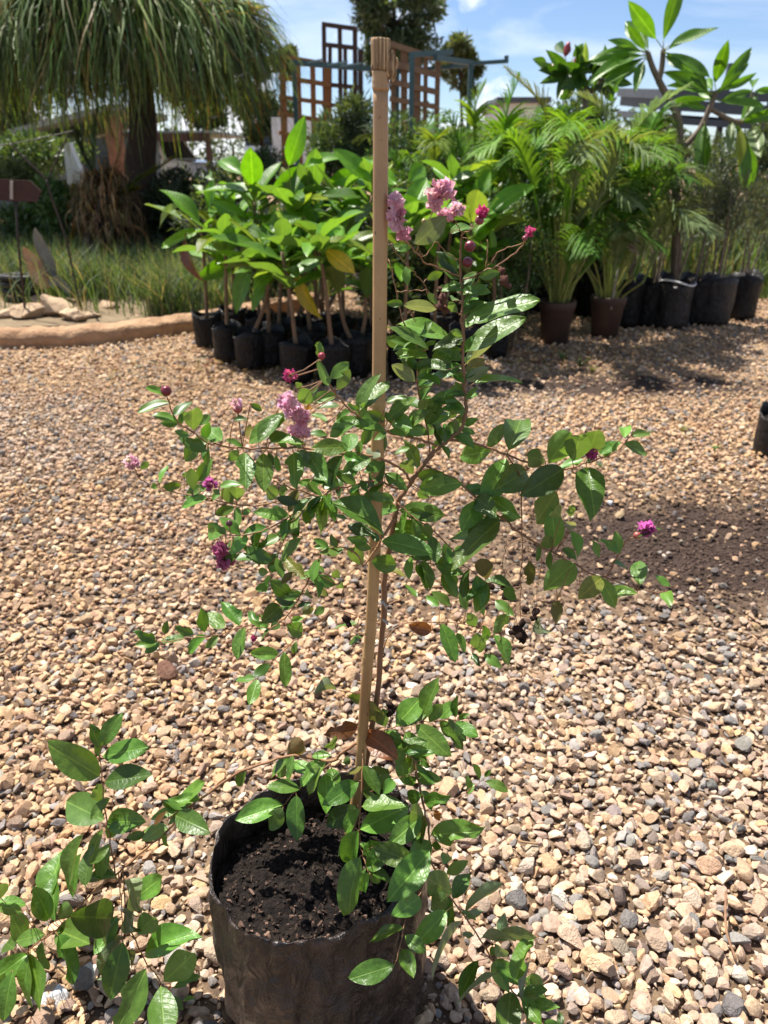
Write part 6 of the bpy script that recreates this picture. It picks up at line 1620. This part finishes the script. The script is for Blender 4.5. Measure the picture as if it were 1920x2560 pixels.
trellis('tall dark-stained trellis panel standing above the others', bars_of(z1, [(768, 105, 765, 1800, 10), (1003, 140, 1003, 1800, 10), (1228, 170, 1228, 1800, 11), (740, 120, 1250, 192, 9), (740, 420, 1250, 475, 9), (740, 1010, 1300, 1060, 9), (740, 1310, 1300, 1360, 9), (740, 720, 1300, 775, 9), (860, 430, 855, 1800, 9), (1310, 490, 1300, 1800, 12), (1085, 490, 1085, 1800, 9)]), M['timber_d'], 12.6, 0.15, 830, (0, 1, 2, 9))
trellis('tan timber trellis panel right of the bamboo stake top', bars_of(z2, [(200, 205, 195, 1300, 11), (325, 260, 330, 1300, 16), (480, 320, 480, 1300, 16), (575, 400, 560, 1300, 10), (715, 420, 695, 1300, 12), (160, 225, 760, 420, 11), (160, 450, 740, 600, 12), (160, 660, 720, 790, 12), (160, 860, 720, 960, 11)]), M['timber_b'], 11.6, -0.25, 1040, (0, 1, 2, 4))
fb0 = P(734, 330, 10.8); frame = thing('steel_frame', 'dark green steel frame of posts and beams in front of the trellises', 'frame', (fb0.x, 10.8, 0))
def fbar(nm, a, b, Ya, Yb, w=0.06):
    A = P(*a, Ya); B = P(*b, Yb)
    if nm == 'post': B = Vector((A.x, A.y, 0.0))
    mb = MB(); mb.bar(A, B, w, w, (0, 1, 0) if nm == 'post' else (0, 0, 1)); ob(nm, mb.mesh(nm, M['greensteel']), frame)
fbar('post', (734, 153), (734, 330), 10.8, 10.8, 0.055); fbar('post', (1030, 139), (1030, 260), 10.4, 10.4, 0.06); fbar('post', (994, 176), (993, 266), 12.0, 12.0, 0.055); fbar('post', (1178, 158), (1173, 262), 11.2, 11.2, 0.06)
fbar('beam', (728, 156), (996, 178), 10.83, 12.05); fbar('beam', (1026, 137), (1128, 130), 10.43, 10.9); fbar('beam', (1088, 144), (1182, 158), 10.6, 11.23); fbar('beam', (1178, 159), (1268, 153), 11.27, 11.3, 0.045); fbar('beam', (994, 179), (1178, 162), 12.08, 11.25, 0.045)
A = P(1266, 158, 11.3); B = P(1266, 139, 11.3); mb = MB(); mb.bar(A, B, 0.05, 0.05, (0, 1, 0)); ob('end_stop', mb.mesh('end_stop', M['greensteel']), frame)
for a, b in (((768, 157), (808, 148)), ((820, 162), (868, 154)), ((852, 165), (905, 158))):
    fbar('rod', a, b, 10.9, 10.3, 0.018)

# ------------------------------------------------------------------ buildings and vehicles far behind
def prism(mb, pts, y0, y1):
    """polygon in (x,z) extruded along y"""
    n = len(pts); v = [(x, y0, z) for x, z in pts] + [(x, y1, z) for x, z in pts]
    mb.add(v, [tuple(range(n)), tuple(range(2 * n - 1, n - 1, -1))] + [(i, n + i, n + (i + 1) % n, (i + 1) % n) for i in range(n)])
# shed with pale sloping roof on the left
Yh = 17.0
h0 = P(50, 338, Yh); h1 = P(255, 288, Yh); gz = ground_z(Yh)
shed = thing('shed', 'low shed with pale sloping roof and dark walls behind the bed', 'building', (h0.x, Yh, gz))
mb = MB(); prism(mb, [(h0.x - 0.1, h0.z), (h1.x + 0.3, h1.z + 0.08), (h1.x + 0.3, h1.z + 0.18), (h0.x - 0.1, h0.z + 0.09)], Yh - 0.3, Yh + 4); ob('roof', mb.mesh('roof', M['roofpale']), shed)
for k in range(9):
    u = k / 8; a = Vector((h0.x + (h1.x + 0.3 - h0.x) * u, 0, h0.z + 0.105 + (h1.z + 0.08 - h0.z) * u)); mb = MB(); mb.bar((a.x, Yh - 0.3, a.z), (a.x, Yh + 4, a.z), 0.05, 0.03); ob('roof_rib', mb.mesh('roof_rib', M['roofpale']), shed)
mb = MB(); mb.box((h0.x - 2.5, Yh + 0.4, gz - 0.1), (h1.x + 0.04, Yh + 3.8, h0.z - 0.03)); ob('wall', mb.mesh('wall', M['wallgreen']), shed)
for x in (h0.x - 1.6, h0.x + 0.4, h1.x - 0.3):
    mb = MB(); mb.box((x, Yh + 0.36, gz + 0.75), (x + 0.7, Yh + 0.398, gz + 1.25)); w = ob('window', mb.mesh('window', M['glass']), shed)
    mb = MB(); mb.box((x - 0.06, Yh + 0.33, gz + 0.68), (x + 0.76, Yh + 0.356, gz + 0.745)); ob('sill', mb.mesh('sill', M['roofpale']), w)
mb = MB(); mb.box((h1.x + 0.05, Yh - 0.1, gz - 0.1), (h1.x + 0.32, Yh + 0.2, h1.z - 0.02)); ob('post', mb.mesh('post', M['brick']), shed)
# white garden slab leaning in the bed
wsl = thing('white_slab', 'white curved stone slab standing behind the green clump', 'slab', Vector((P(180, 450, 11).x, 11, 0.02)))
mb = MB(); pr = [P(x, y, 11) for x, y in ((166, 452), (205, 452), (202, 430), (191, 405), (181, 382), (172, 356), (162, 358), (160, 385), (164, 420))]
pr[0].z = pr[1].z = 0.02
n_ = len(pr); mb.add(pr + [p + Vector((0, 0.14, 0)) for p in pr], [tuple(range(n_ - 1, -1, -1)), tuple(range(n_, 2 * n_))] + [(i, (i + 1) % n_, n_ + (i + 1) % n_, n_ + i) for i in range(n_)])
ob('slab', mb.mesh('slab', M['white']), wsl)
# carport
Yc = 24.0; gz = ground_z(Yc)
a0 = P(240, 352, Yc); a1 = P(520, 352, Yc)
cp_ = thing('carport', 'dark timber carport roof over the white car', 'carport', (a0.x, Yc, gz))
for k in range(6):
    y0 = 334 + k * 3.6; A = P(235, y0, Yc); B = P(525, y0, Yc); mb = MB(); mb.bar(A, B, 0.035, 0.042); ob('fascia_board', mb.mesh('fascia_board', M['timber_d']), cp_)
zt = P(380, 332, Yc).z
mb = MB(); mb.box((a0.x - 0.2, Yc + 0.03, zt), (a1.x + 0.2, Yc + 6, zt + 0.06)); ob('roof', mb.mesh('roof', M['roofpale']), cp_)
for x in (a0.x + 0.2, (a0.x + a1.x) / 2 - 0.5, a1.x - 0.1):
    mb = MB(); mb.box((x, Yc + 0.06, gz - 0.1), (x + 0.14, Yc + 0.2, zt - 0.003)); ob('post', mb.mesh('post', M['timber_d']), cp_)
def vehicle(name, label, loc, rot, L_, W_, H_, paint, nose=0.28, group=None):
    t = bpy.data.objects.new(name, None); col.objects.link(t); t.location = loc; t.rotation_euler.z = rot; tag(t, label, 'car')
    def part(nm, me, par=t):
        o = bpy.data.objects.new(nm, me); col.objects.link(o); o.parent = par; return o
    hb = H_ * 0.56
    bm = bmesh.new()
    prof = [(-L_ / 2, 0.28), (-L_ / 2, hb * 0.92), (-L_ / 2 + 0.12, hb), (L_ * (0.5 - nose), hb), (L_ / 2 - 0.25, hb * 0.88), (L_ / 2, hb * 0.68), (L_ / 2, 0.28)]
    vs0 = [bm.verts.new((x, -W_ / 2, z)) for x, z in prof]; vs1 = [bm.verts.new((x, W_ / 2, z)) for x, z in prof]; n = len(prof)
    bm.faces.new(vs0); bm.faces.new(vs1[::-1])
    for i in range(n): bm.faces.new((vs0[i], vs1[i], vs1[(i + 1) % n], vs0[(i + 1) % n]))
    bmesh.ops.recalc_face_normals(bm, faces=bm.faces); bmesh.ops.bevel(bm, geom=list(bm.edges), offset=0.06, segments=3, affect='EDGES')
    me = bpy.data.meshes.new('body'); bm.to_mesh(me); bm.free(); me.materials.append(paint); part('body', me)
    cab = [(-L_ * 0.40, hb - 0.02), (-L_ * 0.33, H_), (L_ * 0.10, H_), (L_ * (0.5 - nose) - 0.05, hb - 0.02)]
    mb = MB(); k = W_ * 0.5; v = [(x, s * (k - (0.16 if z > hb else 0.03)), z) for s in (-1, 1) for x, z in cab]
    mb.add(v, [(0, 1, 2, 3), (7, 6, 5, 4), (0, 4, 5, 1), (1, 5, 6, 2), (2, 6, 7, 3)]); cabin = part('cabin', mb.mesh('cabin', paint))
    def pane(nm, ids, inset=0.12, off=0.008):
        p = [Vector(v[i]) for i in ids]; c = sum(p, Vector()) / 4; nr = (p[1] - p[0]).cross(p[2] - p[0]).normalized()
        if nr.dot(c - Vector((0, 0, hb))) < 0: nr = -nr
        m_ = MB(); m_.add([q.lerp(c, inset) + nr * off for q in p], [(0, 1, 2, 3)]); part(nm, m_.mesh(nm, M['glass']), cabin)
    pane('windscreen', (2, 6, 7, 3)); pane('rear_window', (0, 4, 5, 1)); pane('side_window', (0, 1, 2, 3)); pane('side_window', (4, 5, 6, 7))
    for sx in (-0.30, 0.31):
        for sy in (-1, 1):
            m_ = MB(); m_.tube([(L_ * sx, sy * (W_ / 2 - 0.20), 0.31), (L_ * sx, sy * (W_ / 2 + 0.012), 0.31)], 0.31, 18); w_o = part('wheel', m_.mesh('wheel', M['rubber'], False))
            m_ = MB(); m_.tube([(L_ * sx, sy * (W_ / 2 + 0.004), 0.31), (L_ * sx, sy * (W_ / 2 + 0.022), 0.31)], 0.19, 14); part('rim', m_.mesh('rim', M['roofpale']), w_o)
    for sy in (-1, 1):
        m_ = MB(); m_.box((L_ / 2 - 0.05, sy * W_ * 0.36 - 0.17, hb * 0.55), (L_ / 2 + 0.012, sy * W_ * 0.36 + 0.17, hb * 0.70)); part('headlight', m_.mesh('headlight', M['roofpale']))
        m_ = MB(); m_.box((-L_ / 2 - 0.012, sy * W_ * 0.38 - 0.12, hb * 0.62), (-L_ / 2 + 0.05, sy * W_ * 0.38 + 0.12, hb * 0.86)); part('tail_light', m_.mesh('tail_light', M['redlens']))
    return t
cc = P(405, 400, 28.0); vehicle('parked_car', 'white car parked under the dark carport behind the palm', (cc.x, 28.0, ground_z(28)), R(-25), 4.1, 1.72, 1.50, M['carpaint'])
M['darkpaint'] = simple_mat('grey_car_paint', (0.12, 0.13, 0.15), None, 4, 0.3, 0.5)
cc = P(655, 340, 40.0); vehicle('parked_car', 'dark grey car facing the bed left of the orange trellis', (cc.x, 40.0, ground_z(40) + 0.1), R(-80), 4.4, 1.75, 1.75, M['darkpaint'], 0.33)
# white van body behind the orange trellis
vb = P(735, 320, 27.0); van = thing('white_van', 'white box van standing behind the orange trellis', 'van', (vb.x, 27.0, ground_z(27)))
zt = P(735, 292, 27.0).z; g_ = ground_z(27)
mb = MB(); mb.box((vb.x - 0.75, 27.2, g_ + 0.45), (vb.x + 2.2, 29.2, zt)); ob('box_body', mb.mesh('box_body', M['white']), van)
mb = MB(); mb.box((vb.x + 2.21, 27.3, g_ + 0.45), (vb.x + 3.4, 29.1, zt - 0.35)); ob('cab', mb.mesh('cab', M['white']), van)
for x in (vb.x - 0.1, vb.x + 2.7):
    mb = MB(); mb.tube([(x, 27.16, g_ + 0.36), (x, 27.42, g_ + 0.36)], 0.36, 18); w = ob('wheel', mb.mesh('wheel', M['rubber']), van)
    mb = MB(); mb.tube([(x, 27.13, g_ + 0.36), (x, 27.158, g_ + 0.36)], 0.2, 14); ob('rim', mb.mesh('rim', M['roofpale']), w)
# white cottage behind the potted palms
Yw = 24.0; w0 = P(1265, 258, Yw); w1 = P(1345, 258, Yw); gz = ground_z(Yw)
cot = thing('cottage', 'low white cottage with dark roof edge behind the potted palms', 'building', (w0.x, Yw, gz))
mb = MB(); mb.box((w0.x, Yw, gz - 0.1), (w1.x, Yw + 5, w0.z)); ob('wall', mb.mesh('wall', M['white']), cot)
mb = MB(); zc_ = w0.z; prism(mb, [(w0.x - 0.3, zc_ + 0.003), (w1.x + 0.3, zc_ + 0.003), (w1.x + 0.3, zc_ + 0.13), (w0.x - 0.3, zc_ + 0.13)], Yw - 0.35, Yw + 5.3); ob('roof', mb.mesh('roof', M['roofgrey']), cot)
for x in (w0.x + 0.15,):
    mb = MB(); mb.box((x, Yw - 0.03, gz + 0.9), (x + 0.7, Yw - 0.003, gz + 1.8)); ob('window', mb.mesh('window', M['glass']), cot)
# grey shade-roof structure at the right
Yr = 13.5
r0 = P(1670, 240, Yr)
shade = thing('shade_roof', 'grey two-tier sheet roof on posts behind the frangipani', 'roof', (r0.x, Yr, 0))
for nm, pts, d in (('upper_sheet', ((1672, 236), (1945, 228)), 0.14), ('lower_sheet', ((1668, 300), (1950, 308)), 0.10), ('edge_beam', ((1680, 262), (1950, 268)), 0.16)):
    A = P(*pts[0], Yr); B = P(*pts[1], Yr); mb = MB()
    lo_ = [A + Vector((0, 0, -d / 2)), B + Vector((0.6, 0, -d / 2 - 0.1)), B + Vector((0.6, 0, d / 2 - 0.1)), A + Vector((0, 0, d / 2))]
    mb.add(lo_ + [p + Vector((0, 3.0, 0.25)) for p in lo_], [(0, 1, 2, 3), (7, 6, 5, 4), (0, 4, 5, 1), (1, 5, 6, 2), (2, 6, 7, 3), (3, 7, 4, 0)]); ob(nm, mb.mesh(nm, M['roofgrey']), shade)
for px in (1690, 1800, 1915):
    A = P(px, 316, Yr + 0.4); mb = MB(); mb.bar((A.x, Yr + 0.4, 0), (A.x, Yr + 0.4, A.z + 0.9), 0.08, 0.08, (0, 1, 0)); ob('post', mb.mesh('post', M['roofgrey']), shade)
# distant hedge that closes the view
n = 16
for k in range(26):
    x = -46 + k * 3.4; hgt = random.uniform(1.6, 2.8); Yd = 46 + random.uniform(-2, 2)
    c = Vector((x, Yd, ground_z(Yd) + hgt * 0.45)); t = thing('hedge_tree', 'low dark bushy tree in the distant hedge line', 'tree', (x, Yd, ground_z(Yd) - 0.05), 'bushy trees in the far hedge line')
    blobs = [(c + Vector((random.uniform(-1.6, 1.6), random.uniform(-.8, .8), random.uniform(-.5, .5) * hgt)), (1.0, 0.9, 0.7), 130) for _ in range(6)]
    ob('crown', crown_mesh('crown', blobs, 0.30, (0.035, 0.06, 0.025), 0.5), t)
    mb = MB(); mb.tube([(x, Yd, ground_z(Yd) - 0.05), (x + 0.1, Yd, ground_z(Yd) + hgt * 0.6)], [0.14, 0.06], 7); ob('trunk', mb.mesh('trunk', M['darkbark'], True), t)
